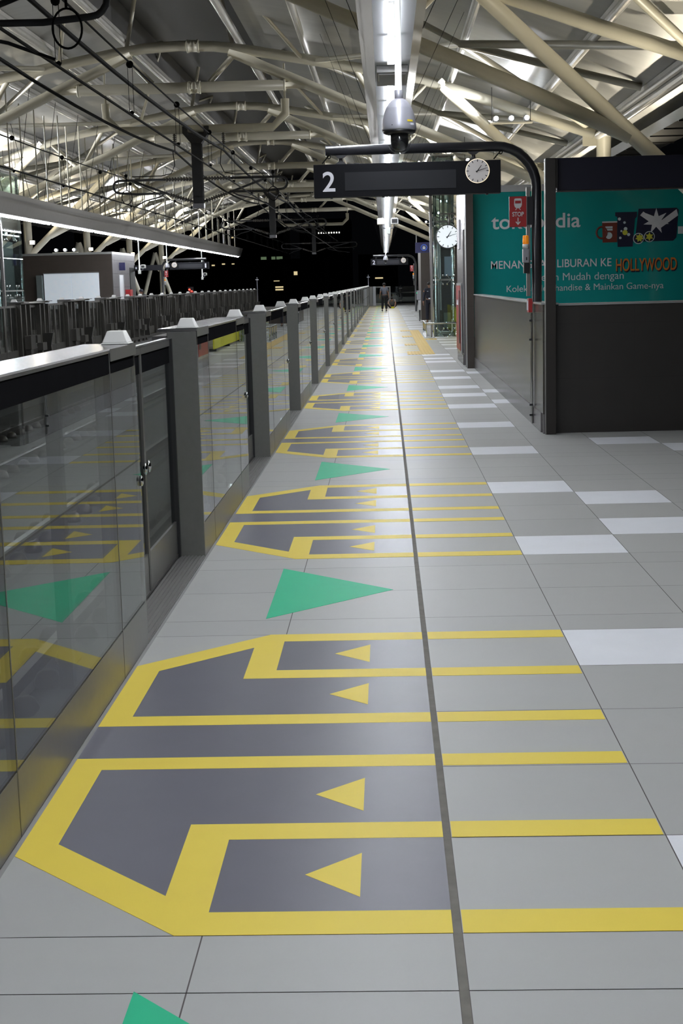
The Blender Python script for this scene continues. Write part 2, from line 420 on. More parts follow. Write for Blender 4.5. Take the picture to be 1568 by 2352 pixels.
# ------------------------------------------------------------------ platform gates on our side
FX = -1.18
def trap(mb, x0, x1, y0, y1, z0, z1, ins):
    n = len(mb.v)
    mb.v += [(x0,y0,z0),(x1,y0,z0),(x1,y1,z0),(x0,y1,z0),(x0+ins,y0+ins,z1),(x1-ins,y0+ins,z1),(x1-ins,y1-ins,z1),(x0+ins,y1-ins,z1)]
    for q in ((3,2,1,0),(4,5,6,7),(0,1,5,4),(1,2,6,5),(2,3,7,6),(3,0,4,7)): mb.face([n+i for i in q])
def fixed_screen(label):
    y = 3.68; Lm = 3.02
    t = thing('fixed_screen', label, 'barrier panel', (FX, y, 0), 'fixed screens of our platform edge')
    MB().box(FX-.18, FX-.022, y+.052, y+Lm-.052, 0, .035).build('plinth', 'steel_dark', t)
    MB().box(FX-.02, FX, y+.004, y+Lm-.004, .004, .216).build('kick_panel', 'steel', t)
    for a, b in ((.004, .565), (.577, 2.385), (2.397, Lm-.004)):
        MB().box(FX-.008, FX, y+a, y+b, .226, 1.345).build('glass_pane', 'fence_glass', t)
    MB().box(FX-.010, FX-.001, y+.004, y+Lm-.004, 1.346, 1.431).build('dark_band', 'frit', t)
    for a in (.571, 2.391): MB().box(FX-.03, FX+.001, y+a-.005, y+a+.005, .004, 1.43).build('mullion', 'steel_dark', t)
    MB().box(FX-.012, FX-.002, y+.052, y+Lm-.052, .2165, .2255).build('seal', 'rubber', t)
    for a in (0, Lm-.05):
        MB().box(FX-.185, FX-.001, y+a, y+a+.05, 0, 1.431).build('end_post', 'steel', t, bevel=.003)
    for a, b in ((.7, .76), (2.26, 2.32)): MB().box(FX-.26, FX-.20, y+a, y+b, 0, 1.40).build('rear_post', 'steel_dark', t)
    MB().box(FX-.28, FX-.186, y+.01, y+Lm-.01, 1.30, 1.405).build('rear_beam', 'steel_dark', t)
    h = MB(); h.prism([(FX+.002, 1.432), (FX+.002, 1.444), (FX-.006, 1.45), (FX-.24, 1.45), (FX-.25, 1.444), (FX-.25, 1.432)], 'y', y, y+Lm)
    h.build('top_rail', 'steel_bright', t)
    for a, b in ((.0, .58), (2.40, Lm)):
        MB().box(FX+.0022, FX+.006, y+a, y+b, 1.397, 1.449).build('fascia_cap', 'steel', t)
    for a in (.02, Lm-.14):
        m = MB(); trap(m, FX-.125, FX-.005, y+a, y+a+.12, 1.458, 1.512, .022); m.box(FX-.13, FX, y+a-.005, y+a+.125, 1.4501, 1.458)
        m.build('beacon', 'lamp_white', t, bevel=.004)
    m = MB(); m.ball((FX+.006, y+Lm-.02, .80), .012, 6, (1, 1, 2.2)); m.build('keyhole', 'chrome', t)
    return t
def sliding_gate(label):
    y = 6.70; Ld = 2.22; X = -1.345
    t = thing('sliding_gate', label, 'platform gate', (X, y, 0), 'sliding gates of our platform edge')
    for k, (a, b) in enumerate(((.0, 1.108), (1.112, 2.22))):
        lf = MB(); lf.box(X-.035, X, y+a, y+b, 1.345, 1.385); lf.box(X-.035, X, y+a, y+b, .012, .03)
        for c in ((a, a+.022), (b-.022, b)): lf.box(X-.035, X, y+c[0], y+c[1], .03, 1.345)
        leaf = lf.build('door_leaf', 'steel_dark', t)
        MB().box(X-.022, X-.012, y+a+.024, y+b-.024, .246, 1.24).build('glass_pane', 'fence_glass', leaf)
        MB().box(X-.022, X-.006, y+a+.024, y+b-.024, 1.242, 1.344).build('dark_band', 'frit', leaf)
        MB().box(X-.022, X-.004, y+a+.024, y+b-.024, .032, .240).build('kick_panel', 'steel', leaf)
        MB().box(X-.034, X+.002, y+a, y+b, 1.386, 1.396).build('top_trim', 'steel_bright', leaf)
        MB().ball((X+.008, y+(1.05 if k == 0 else 1.17), .72), .014, 6, (1, 1, 2.4)).build('pull_handle', 'chrome', leaf)
    g = MB(); g.box(X-.03, X+.012, y+Ld-.04, y+Ld-.001, .012, 1.39); g.build('rubber_edge', 'rubber', t)
    s = MB(); s.box(X+.003, FX, y, y+Ld, .0002, .006)
    for i in range(7): s.box(X+.010+i*.023, X+.021+i*.023, y, y+Ld, .006, .012)
    s.build('door_sill', 'steel', t)
    return t
NM = 20
f0 = fixed_screen('first fixed glass screen at our platform edge, reflecting yellow floor stripes')
g0 = sliding_gate('first closed sliding gate in our platform edge, beside the first full green triangle')
for n in range(1, NM):
    dup(f0, (0, P*n, 0), '%s fixed glass screen at our platform edge, counting away from the camera' % ORD[n])
    dup(g0, (0, P*n, 0), '%s sliding gate in our platform edge, counting away from the camera' % ORD[n])
# ------------------------------------------------------------------ gates across the tracks, seen from behind
OX = -8.95
def back_screen(label):
    y = 3.68; Lm = 3.02
    t = thing('back_screen', label, 'barrier panel', (OX, y, 0), 'screens across the tracks')
    MB().box(OX-.26, OX+.03, y, y+Lm, -.10, .0).build('base_beam', 'gate_back', t)
    for a in (0, .5, .95, 2.0, 2.45, Lm-.09):
        MB().box(OX-.12, OX, y+a, y+a+.09, 0, 1.38).build('rear_post', 'gate_back', t, bevel=.004)
    MB().box(OX-.275, OX-.12, y, y+Lm, 1.30, 1.40).build('rear_beam', 'gate_back', t)
    for a, b in ((.05, 1.0), (1.05, 2.0), (2.05, 2.97)):
        MB().box(OX-.27, OX-.262, y+a, y+b, .25, 1.30).build('glass_pane', 'gate_glass', t)
    MB().box(OX-.285, OX-.262, y+.05, y+Lm-.05, .0, .245).build('kick_panel', 'gate_back', t)
    h = MB(); h.box(OX-.28, OX+.02, y, y+Lm, 1.40, 1.435); h.box(OX-.28, OX+.10, y, y+.5, 1.437, 1.455); h.box(OX-.28, OX+.10, y+2.5, y+Lm, 1.437, 1.455); h.build('top_rail', 'steel_dark', t)
    for a in (.1, 2.75):
        m = MB(); trap(m, OX-.26, OX-.12, y+a, y+a+.14, 1.456, 1.52, .025); m.build('beacon', 'lamp_white', t)
    m = MB(); m.box(OX, OX+.16, y+.25, y+.75, .28, .62); m.box(OX, OX+.12, y+.35, y+.62, 0, .28); m.box(OX, OX+.2, y+.75, y+1.1, .42, .62); m.build('drive_box', 'gate_back', t, bevel=.006)
    m = MB(); m.box(OX, OX+.15, y+1.5, y+1.95, .20, .40); m.box(OX, OX+.1, y+1.6, y+1.75, 0, .2); m.build('motor_unit', 'gate_back', t, bevel=.006)
    m = MB(); m.prism([(OX, 0), (OX+.20, 0), (OX+.17, .3), (OX+.24, .62), (OX, .62)], 'y', y+2.3, y+2.42); m.build('bracket', 'steel_dark', t)
    for a in (.3, 1.2, 2.1, 2.8):
        m = MB(); m.lathe([(.05, -.2), (.05, -.16), (.03, -.16), (.03, -.101)], (OX-.02, y+a, 0), 10); m.build('levelling_foot', 'rail_steel', t)
    return t
def back_gate(label):
    y = 6.70; Ld = 2.22; X = OX-.10
    t = thing('back_gate', label, 'platform gate', (X, y, 0), 'gates across the tracks')
    MB().box(OX-.26, OX+.03, y+.022, y+Ld-.022, -.10, .0).build('sill_beam', 'gate_back', t)
    for a, b in ((.0, 1.1), (1.12, 2.22)):
        l = MB(); l.box(X-.03, X, y+a, y+b, 1.32, 1.37); l.box(X-.03, X, y+a, y+b, .01, .28)
        for c in (a, (a+b)/2-.03, b-.06): l.box(X-.03, X, y+c, y+c+.06, .28, 1.32)
        lf = l.build('door_leaf', 'gate_back', t)
        MB().box(X-.044, X-.034, y+a+.02, y+b-.02, .28, 1.32).build('glass_pane', 'gate_glass', lf)
    return t
bs = back_screen('first screen across the tracks seen from behind, counting away from the camera')
bg = back_gate('first gate across the tracks seen from behind, counting away from the camera')
for r in (bs, bg): r.location.y += P*4
for n in range(5, NM-1):
    dup(bs, (0, P*(n-4), 0), '%s screen across the tracks seen from behind, counting away from the camera' % ORD[n-4])
    if n < NM-2: dup(bg, (0, P*(n-4), 0), '%s gate across the tracks seen from behind, counting away from the camera' % ORD[n-4])

# ------------------------------------------------------------------ stairwell enclosure and buildings on our platform
pw = MB()
pw.box(1.72, 1.869, 15.86, 28.05, 0, 1.415)
wp = struct('wall_parapet', pw, 'parapet_tile')
struct('wall_front', MB().box(1.87, 6.0, 15.88, 16.03, 0, 1.40), 'parapet_front')
bsb = MB(); bsb.box(1.708, 1.7195, 15.99, 28.05, 0, .215); bsb.box(1.72, 1.735, 15.84, 15.859, 0, .215)
struct('baseboard_parapet', bsb, 'grey_tile')
cp = MB(); cp.box(1.70, 1.89, 15.845, 28.05, 1.4151, 1.435); cp.box(1.891, 6.0, 15.865, 16.05, 1.4005, 1.425)
struct('trim_1', cp, 'coping', .003)
t = thing('corner_post', 'square dark steel post at the parapet corner, taller than the parapet', 'post', (1.795, 15.79, 0))
MB().box(1.742, 1.85, 15.735, 15.835, 0, 2.97).build('shaft', 'brown_metal', t, bevel=.004)
MB().box(1.736, 1.7415, 15.735, 15.835, .0, 2.965).build('edge_trim', 'steel', t)
MB().box(1.85, 1.872, 15.76, 15.82, 2.66, 2.97).build('bracket', 'brown_metal', t)
t = thing('header_board', 'blank dark navy header board above the front parapet', 'sign', (3, 15.9, 2.63))
MB().box(1.874, 5.6, 15.83, 15.93, 2.635, 2.975).build('board', 'navy', t, bevel=.004)
MB().box(1.874, 5.6, 15.828, 15.935, 2.62, 2.633).build('bottom_trim', 'brown_metal', t)
p_ = MB(); p_.box(5.61, 5.72, 15.735, 15.835, 0, 2.97); tag(p_.build('corner_post', 'brown_metal', None, (5.66, 15.8, 0)), 'far dark steel post holding the other end of the header board', 'post')
# block behind the stairwell
bw = MB(); bw.box(1.716, 6.4, 28.42, 28.6, -.0, 3.46); bw.box(1.575, 1.716, 28.06, 28.6, 0, 3.46)
struct('wall_stair_end', bw, 'brown_tile')
tw = MB(); tw.box(1.566, 1.5745, 28.05, 28.07, 0, 3.46); tw.box(1.72, 6.4, 28.37, 28.419, 3.375, 3.50); struct('trim_2', tw, 'trough_white')
sw = MB(); sw.box(1.575, 1.72, 29.25, 31.6, 0, 3.46); sw.box(1.575, 1.72, 28.601, 29.249, 2.70, 3.46); sw.box(1.721, 6.4, 31.45, 31.6, 0, 3.46)
struct('wall_service', sw, 'grey_tile')
dr = MB(); dr.box(1.62, 1.66, 28.61, 29.24, 0, 2.69); dd = struct('door_1', dr, 'interior_dark')
bb2 = MB(); bb2.box(1.563, 1.5745, 29.26, 31.6, 0, .2); struct('baseboard_service', bb2, 'parapet_tile')
rf = MB(); rf.box(1.575, 6.4, 28.6, 31.6, 3.4605, 3.50); struct('roof_service', rf, 'trough_white')
# fire hose cabinet
t = thing('hose_cabinet', 'tall red fire hose cabinet set in the grey service wall', 'cabinet', (1.56, 30.4, .15))
MB().box(1.535, 1.562, 29.6, 31.3, .21, 1.65).build('frame', 'coping', t)
MB().box(1.525, 1.5345, 29.66, 31.24, .27, 1.60).build('door', 'hose_red', t)
MB().box(1.515, 1.5245, 29.72, 29.98, .42, 1.50).build('glass_strip', 'black_plastic', t)
MB().box(1.518, 1.5245, 30.3, 30.9, 1.2, 1.3).build('sticker', 'letter_white', t)
# electrical hatch and notice on the service wall
tag(MB().box(1.555, 1.5745, 30.2, 31.0, 2.35, 2.95).build('wall_hatch', 'grey_plastic', None, (1.56, 30.6, 2.35)), 'flat grey hatch on the service wall above the hose cabinet', 'hatch')
# ------------------------------------------------------------------ advertisement
AY = 28.415
t = thing('ad_panel', 'large teal advertisement on the wall behind the stairwell', 'advertisement', (3.9, AY, 1.2))
MB().box(1.722, 6.2, AY-.035, AY, .6, 3.374).build('backing', 'ad_teal', t)
ay = AY-.040
text('logo_lettering', 'tokopedia', t, 'ad_white', 2.087, ay, 2.577, width=1.722, height=.37, bold=.012)
words('headline_lettering', 'MENANGKAN LIBURAN KE', t, 'ad_white', 2.073, ay, 1.905, 2.34, .155, .006)
text('accent_lettering', 'HOLLYWOOD', t, 'ad_orange', 4.50, ay-.004, 1.80, width=1.175, height=.245, bold=.008)
text('accent_shadow', 'HOLLYWOOD', t, 'ad_dark', 4.515, ay, 1.775, width=1.175, height=.245, bold=.008)
words('subtitle_lettering', 'Lebih Mudah dengan', t, 'ad_soft', 2.96, ay, 1.655, 1.69)
words('body_lettering', 'Koleksi Merchandise & Mainkan Game-nya', t, 'ad_soft', 2.375, ay, 1.455, 3.05)
def star(c, R, r, k, rot=PI/2):
    return [(c[0]+(R if i % 2 == 0 else r)*math.cos(rot+PI*i/k), c[1]+(R if i % 2 == 0 else r)*math.sin(rot+PI*i/k)) for i in range(2*k)]
def circ(c, r, n=28, sx=1): return [(c[0]+r*sx*math.cos(2*PI*i/n), c[1]+r*math.sin(2*PI*i/n)) for i in range(n)]
def flat(name, m, *polys, d=0.0):
    mb = MB()
    for p in polys: mb.prism(p, 'y', ay-.001-d, ay+.0045)
    return mb.build(name, m, t)
def rect(a, b, c, d): return [(a, c), (b, c), (b, d), (a, d)]
flat('printed_pouch', 'ad_dark', [(4.86, 2.36), (5.60, 2.36), (5.66, 2.42), (5.70, 2.95), (5.66, 2.985), (4.93, 2.985)])
flat('pouch_stripe', 'ad_white', [(5.02, 2.93), (5.32, 2.72), (5.24, 2.66), (4.96, 2.86)], [(5.24, 2.66), (5.66, 2.96), (5.69, 2.84), (5.36, 2.61)], d=.002)
flat('pouch_star', 'ad_white', star((5.27, 2.74), .25, .105, 7), d=.004)
flat('pouch_tag', 'ad_soft', rect(5.69, 5.79, 2.49, 2.63))
flat('printed_tumbler', 'ad_dark', [(4.53, 2.27), (4.82, 2.27), (4.86, 2.80), (4.90, 2.84), (4.90, 2.93), (4.48, 2.93), (4.48, 2.86), (4.52, 2.84)], d=.003)
flat('tumbler_dots', 'ad_soft', *[circ(c, r, 14) for c, r in (((4.56, 2.80), .03), ((4.66, 2.73), .025), ((4.68, 2.61), .035), ((4.58, 2.44), .025), ((4.74, 2.5), .03), ((4.6, 2.57), .02))], d=.005)
flat('tumbler_glow', 'ad_badge', circ((4.67, 2.54), .05, 16), d=.006)
mg = MB(); mg.prism([(4.24, 2.36), (4.52, 2.36), (4.52, 2.74), (4.23, 2.74)], 'y', ay-.001, ay+.0045); mg.torus((4.22, ay, 2.55), .11, .018, 'xz', 24, 6, sc=(.9, 1)); mg.build('printed_mug', 'ad_mug', t)
flat('mug_print', 'ad_soft', rect(4.29, 4.43, 2.63, 2.665), rect(4.29, 4.43, 2.585, 2.62), circ((4.36, 2.49), .065, 20), d=.002)
flat('mug_rim', 'ad_white', rect(4.23, 4.52, 2.735, 2.76), d=.002)
flat('printed_badge', 'ad_soft', circ((4.93, 2.42), .105, 24), circ((5.14, 2.45), .105, 24), d=.006)
flat('badge_center', 'ad_dark', circ((4.93, 2.42), .09, 24), circ((5.14, 2.45), .09, 24), d=.008)
flat('badge_star', 'ad_badge', star((4.95, 2.43), .085, .05, 7), star((5.14, 2.45), .085, .045, 6), d=.010)

# ------------------------------------------------------------------ hanging platform sign on its bent post
def clock_face(parent, x, y, z, r, lit, rim, hands=(1.12, 2.45), tick='black_plastic', name='clock'):
    c = MB(); c.lathe([(r*1.0, 0), (r*1.0, .02)], (x, y, z), 40, axis='y')
    o = c.build(name, rim, parent)
    MB().lathe([(r*.955, -.006), (r*.955, 0)], (x, y, z), 40, axis='y').build('dial', lit, o)
    for i in range(12):
        tk = MB()
        a = 2*PI*i/12; ca, sa = math.sin(a), math.cos(a); w = r*.03
        pts = [(x+ca*r*q+sa*w*e, z+sa*r*q-ca*w*e) for q, e in ((.74, -1), (.93, -1), (.93, 1), (.74, 1))]
        tk.prism(pts, 'y', y-.009, y-.006); tk.build('hour_mark', tick, o)
    hd = MB()
    for ang, ln, w in ((hands[0]*2*PI/12, .55, .045), (hands[1]*2*PI/12, .84, .03)):
        ca, sa = math.sin(ang), math.cos(ang)
        pts = [(x+ca*r*q+sa*r*w*e, z+sa*r*q-ca*r*w*e) for q, e in ((-.16, -1), (ln, -.45), (ln, .45), (-.16, 1))]
        hd.prism(pts, 'y', y-.014, y-.010)
    hd.build('clock_hands', tick, o)
    return o
def platform_sign(label, digit, mx, dy, group):
    """mx(x) maps the x of our sign to the place; digit on the outer side"""
    y = 17.0+dy; X = lambda v: mx(v)
    t = thing('platform_sign', label, 'sign', (X(1.77), y, 1.43 if dy == 0 else 0), group)
    def bx(mb, a, b, *r): return mb.box(min(X(a), X(b)), max(X(a), X(b)), *r)
    z0 = 1.435 if dy == 0 else 0
    pts = [(X(1.775), y, z0), (X(1.775), y, 2.75)]
    for i in range(1, 9):
        a = PI/2*i/8; pts.append((X(1.775-.47*(1-math.cos(a))), y, 2.75+.47*math.sin(a)))
    pts.append((X(-.655), y, 3.225))
    MB().path(pts, .058, 14).build('bent_post', 'black_metal', t)
    bx(MB(), -.66, -.655, y-.06, y+.06, 3.165, 3.285).build('end_cap', 'black_metal', t)
    bx(MB(), -.80, 1.357, y-.10, y+.10, 2.69, 3.062).build('housing', 'sign_black', t, bevel=.004)
    bx(MB(), -.44, .842, y-.104, y-.1002, 2.76, 2.967).build('display', 'screen_grey', t)
    for c in (-.485, 1.05):
        m = MB(); m.tube((X(c), y, 3.06), (X(c), y, 3.17), .025, 10)
        for zz, s in ((3.062, 1), (3.168, -1)):
            m.prism([(X(c)-.07, zz), (X(c)+.07, zz), (X(c)+.025, zz+s*.035), (X(c)-.025, zz+s*.035)], 'y', y-.04, y+.04)
        m.build('hanger', 'black_metal', t)
    for c in (-.3, .25, .75): bx(MB(), c-.03, c+.03, y-.05, y+.05, 3.0625, 3.075).build('top_latch', 'black_metal', t)
    for c in (-.6, .0, .55, 1.2): bx(MB(), c-.015, c+.015, y-.05, y-.02, 2.675, 2.6895).build('bottom_latch', 'black_metal', t)
    for c, e in ((-.7, -.62), (1.28, 1.36)):
        m = MB(); m.path([(X(c), y-.05, 3.075), (X((c+e)/2), y-.05, 3.12), (X(e), y-.05, 3.165)], .008, 6); m.torus((X(e), y-.05, 3.15), .02, .006, 'xz', 12, 5); m.build('safety_cable', 'wire', t)
    text('number', digit, t, 'digit_glow', X(-.625), y-.104, 2.755, width=.145 if digit == '2' else .075, height=.225, align='CENTER', bold=.012)
    clock_face(t, X(1.09), y-.102, 2.943-.0, .138, 'clock_dim', 'clock_rim', (1.2, 2.45))
    # conduit at the post
    bx(MB(), 1.655, 1.70, y-.03, y+.03, 1.5, 2.75).build('conduit', 'steel', t)
    return t
platform_sign('hanging black platform sign 2 with clock on the bent post above the parapet', '2', lambda v: v, 0, 'platform signs')
platform_sign('small distant black platform sign 2 beyond the standing man', '2', lambda v: v, 67, 'platform signs')
platform_sign('distant black platform sign 1 with clock across the tracks', '1', lambda v: 2*XC-v, 62, 'platform signs')
def stop_sign(label, X, dy):
    y = 17.0+dy; a, b = sorted((X(1.462), X(1.655)))
    t = thing('stop_sign', label, 'sign', (X(1.56), y, 2.3), 'red train stop signs')
    MB().box(a, b, y-.022, y+.01, 2.302, 2.645).build('plate', 'sign_red', t)
    e = MB(); e.box(a-.004, b+.004, y-.015, y+.014, 2.298, 2.649); e.build('edge', 'black_metal', t)
    s0, s1 = sorted((X(1.66), X(1.73))); MB().box(s0, s1, y-.05, y+.012, 2.32, 2.64).build('bracket', 'black_metal', t)
    cx = (a+b)/2; yy = y-.0225
    def ic(n, m, pts, d=.003): return MB().prism([(cx+p, 2.302+q) for p, q in pts], 'y', yy-d, yy).build(n, m, t)
    tr_ = [(-.042, .315), (-.03, .322), (.03, .322), (.042, .315), (.045, .25), (.036, .225), (.018, .21), (-.018, .21), (-.036, .225), (-.045, .25)]
    ic('train_symbol', 'sign_face', tr_); ic('train_window', 'sign_red', [(-.034, .296), (.034, .296), (.034, .266), (-.034, .266)], .005)
    m = MB()
    for s in (-1, 1): m.prism([(cx+s*.012, 2.302+.209), (cx+s*.02, 2.302+.209), (cx+s*.032, 2.302+.19), (cx+s*.024, 2.302+.19)], 'y', yy-.003, yy)
    m.build('train_leg', 'sign_face', t)
    text('lettering', 'STOP', t, 'sign_face', cx, yy-.003, 2.302+.117, width=.132, height=.052, align='CENTER', bold=.02)
    m = MB(); m.box(cx-.005, cx+.005, yy-.003, yy, 2.302+.03, 2.302+.102); m.prism([(cx, 2.302+.018), (cx+.03, 2.302+.055), (cx+.02, 2.302+.06), (cx, 2.302+.037), (cx-.02, 2.302+.06), (cx-.03, 2.302+.055)], 'y', yy-.0031, yy)
    m.build('arrow_symbol', 'sign_face', t)
stop_sign('red STOP train sign hung on the bent sign post above the parapet', lambda v: v, 0)
stop_sign('small red STOP sign below the distant platform sign 2', lambda v: v, 67)
stop_sign('small red STOP sign below platform sign 1 across the tracks', lambda v: 2*XC-v, 62)
def strobe(label, X, dy):
    y = 17.0+dy-.03; x = X(1.645)
    t = thing('strobe_unit', label, 'warning light', (x, y, 1.75), 'strobe warning lights')
    MB().lathe([(.034, 0), (.036, .02), (.034, .09), (.028, .1)], (x, y, 2.10), 20).build('lens', 'orange_lens', t)
    MB().lathe([(.037, 0), (.037, .05)], (x, y, 2.049), 20).build('collar', 'lamp_white', t)
    MB().box(x-.036, x+.036, y-.045, y+.05, 1.885, 2.045).build('body', 'grey_plastic', t, bevel=.006)
    MB().box(x-.002, x+.012, y-.048, y-.0455, 1.915, 1.95).build('slot', 'black_plastic', t)
    MB().box(x-.026, x+.04, y-.04, y+.05, 1.765, 1.884).build('buzzer', 'black_plastic', t, bevel=.005)
strobe('orange topped strobe alarm below the large red STOP sign', lambda v: v, 0)
strobe('small orange topped strobe below the distant red STOP sign beyond the man', lambda v: v, 67)
strobe('small orange topped strobe below the red STOP sign across the tracks', lambda v: 2*XC-v, 62)
t = thing('alarm_box', 'red alarm box on the parapet edge beside the sign post', 'alarm box', (1.70, 16.8, 1.31))
MB().box(1.655, 1.6995, 16.76, 16.95, 1.315, 1.475).build('box', 'sign_red', t, bevel=.004)
MB().box(1.649, 1.6545, 16.79, 16.92, 1.34, 1.45).build('front_plate', 'letter_white', t)
t = thing('wall_conduit', 'thin steel conduit running down the parapet from the red alarm box', 'conduit', (1.70, 16.85, 0))
MB().path([(1.695, 16.83, .02), (1.695, 16.83, 1.31)], .013, 10).build('pipe', 'steel', t)
for z in (.12, .24, 1.0, 1.22): MB().box(1.665, 1.7075, 16.815, 16.845, z-.012, z+.012).build('clamp', 'black_metal', t)
MB().box(1.69, 1.7075, 16.85, 16.88, .05, 1.30).build('backing_strip', 'black_metal', t)

# ------------------------------------------------------------------ pendant dome cameras and box cameras
def dome_camera(label, x, y, ztop, zb, col):
    t = thing('dome_camera', label, 'camera', (x, y, zb), 'pendant dome cameras')
    MB().tube((x, y, zb+.40), (x, y, ztop), .0225, 14).build('drop_pole', 'pole_white', t)
    MB().lathe([(.027, .33), (.028, .33), (.028, .41), (.024, .412)], (x, y, zb), 20).build('sleeve', 'silver_paint', t)
    MB().lathe([(.112, .155), (.115, .165), (.113, .19), (.108, .23), (.098, .27), (.088, .298), (.0875, .3), (.086, .303), (.07, .33), (.05, .352), (.03, .362)], (x, y, zb-.005), 40).build('housing', 'silver_paint', t)
    MB().lathe([(.085, .125), (.105, .135), (.112, .149)], (x, y, zb), 36).build('rim', 'black_plastic', t)
    MB().lathe([(.0001, .0), (.03, .004), (.055, .02), (.072, .048), (.078, .085), (.078, .124)], (x, y, zb), 32).build('clear_dome', 'dome_glass', t)
    MB().lathe([(.0001, .02), (.03, .024), (.05, .04), (.06, .07), (.06, .123)], (x, y, zb), 24).build('lens_ball', 'black_plastic', t)
    mb = MB()
    for a0, a1, z0, z1, nm, mt in ((-62, -38, .205, .217, 'yellow_label', 'label_yellow'), (-50, -33, .183, .197, 'white_label', 'letter_white')):
        m = MB()
        for i in range(6):
            aa = math.radians(a0+(a1-a0)*i/6); ab = math.radians(a0+(a1-a0)*(i+1)/6); n = len(m.v)
            R0 = .1135 if nm == 'yellow_label' else .1155
            m.v += [(x+R0*math.cos(aa), y+R0*math.sin(aa), zb+z0-.005), (x+R0*math.cos(ab), y+R0*math.sin(ab), zb+z0-.005), (x+(R0-.002)*math.cos(ab), y+(R0-.002)*math.sin(ab), zb+z1-.005), (x+(R0-.002)*math.cos(aa), y+(R0-.002)*math.sin(aa), zb+z1-.005)]
            m.face([n, n+1, n+2, n+3])
        m.build(nm, mt, t)
    for a in (-130, -100, -60):
        aa = math.radians(a); MB().ball((x+.03*math.cos(aa), y+.03*math.sin(aa), zb+.337), .005, 5).build('screw', 'chrome', t)
    aa = math.radians(-115); MB().ball((x+.112*math.cos(aa), y+.112*math.sin(aa), zb+.18), .004, 5).build('screw_hole', 'black_plastic', t)
    return t
dome_camera('silver dome camera hanging on a white pole above the platform sign 2', .115, 9.8, 3.86, 2.545, 0)
dome_camera('small distant dome camera hanging on a pole before the far platform sign', .05, 70, 3.86, 2.62, 0)
dome_camera('small dome camera hanging across the tracks beside platform sign 1', -10.62, 70.5, 3.83, 2.55, 0)
def box_cameras(label, x, y, ztop, z, two=True):
    t = thing('box_camera', label, 'camera', (x, y, z), 'box cameras on drop poles')
    MB().tube((x, y, z-.22), (x, y, ztop), .03, 12).build('drop_pole', 'pole_white', t)
    MB().box(x-.06, x+.06, y-.05, y+.05, z-.26, z-.10).build('junction_box', 'pole_white', t, bevel=.008)
    for s in ((-1, 1) if two else (1,)):
        c = MB(); c.prism([(x+s*.08, z-.02), (x+s*.26, z-.02), (x+s*.26, z+.11), (x+s*.22, z+.13), (x+s*.10, z+.13), (x+s*.08, z+.10)], 'y', y-.16, y+.16)
        o = c.build('housing', 'lamp_white', t, bevel=.006)
        if s > 0 or not two: MB().box(x+s*.10 if s > 0 else x-.24, x+s*.24 if s > 0 else x-.10, y-.164, y-.1605, z, z+.10).build('lens_window', 'black_plastic', o)
        m = MB(); m.path([(x+s*.03, y, z-.12), (x+s*.14, y, z-.11), (x+s*.16, y, z-.021)], .014, 8); m.build('bracket', 'grey_plastic', t)
box_cameras('pair of white box cameras on a pole under the light trough', .095, 36, 3.86, 3.14)
box_cameras('single white box camera on a long pole across the tracks before platform sign 1', -10.62, 62.5, 3.83, 2.6, False)
box_cameras('white box camera on a pole beyond platform sign 1 across the tracks', -10.62, 84, 3.83, 2.4, False)

XR, XT = -5.25, -5.03                    # middle of the roof arches; line of the drop posts
PROF = [(0, 7.95), (1.2, 7.90), (2.3, 7.70), (3.5, 7.48), (4.6, 7.27), (6.2, 6.95), (7.6, 6.50), (9.0, 6.0), (10.5, 5.5), (10.9, 5.36), (13.2, 4.5)]
def ztop(d):
    d = abs(d)
    for (a, p), (b, q) in zip(PROF, PROF[1:]):
        if d <= b: return p+(q-p)*(d-a)/(b-a)
    return PROF[-1][1]
def zdeck(d): return ztop(d)+.48
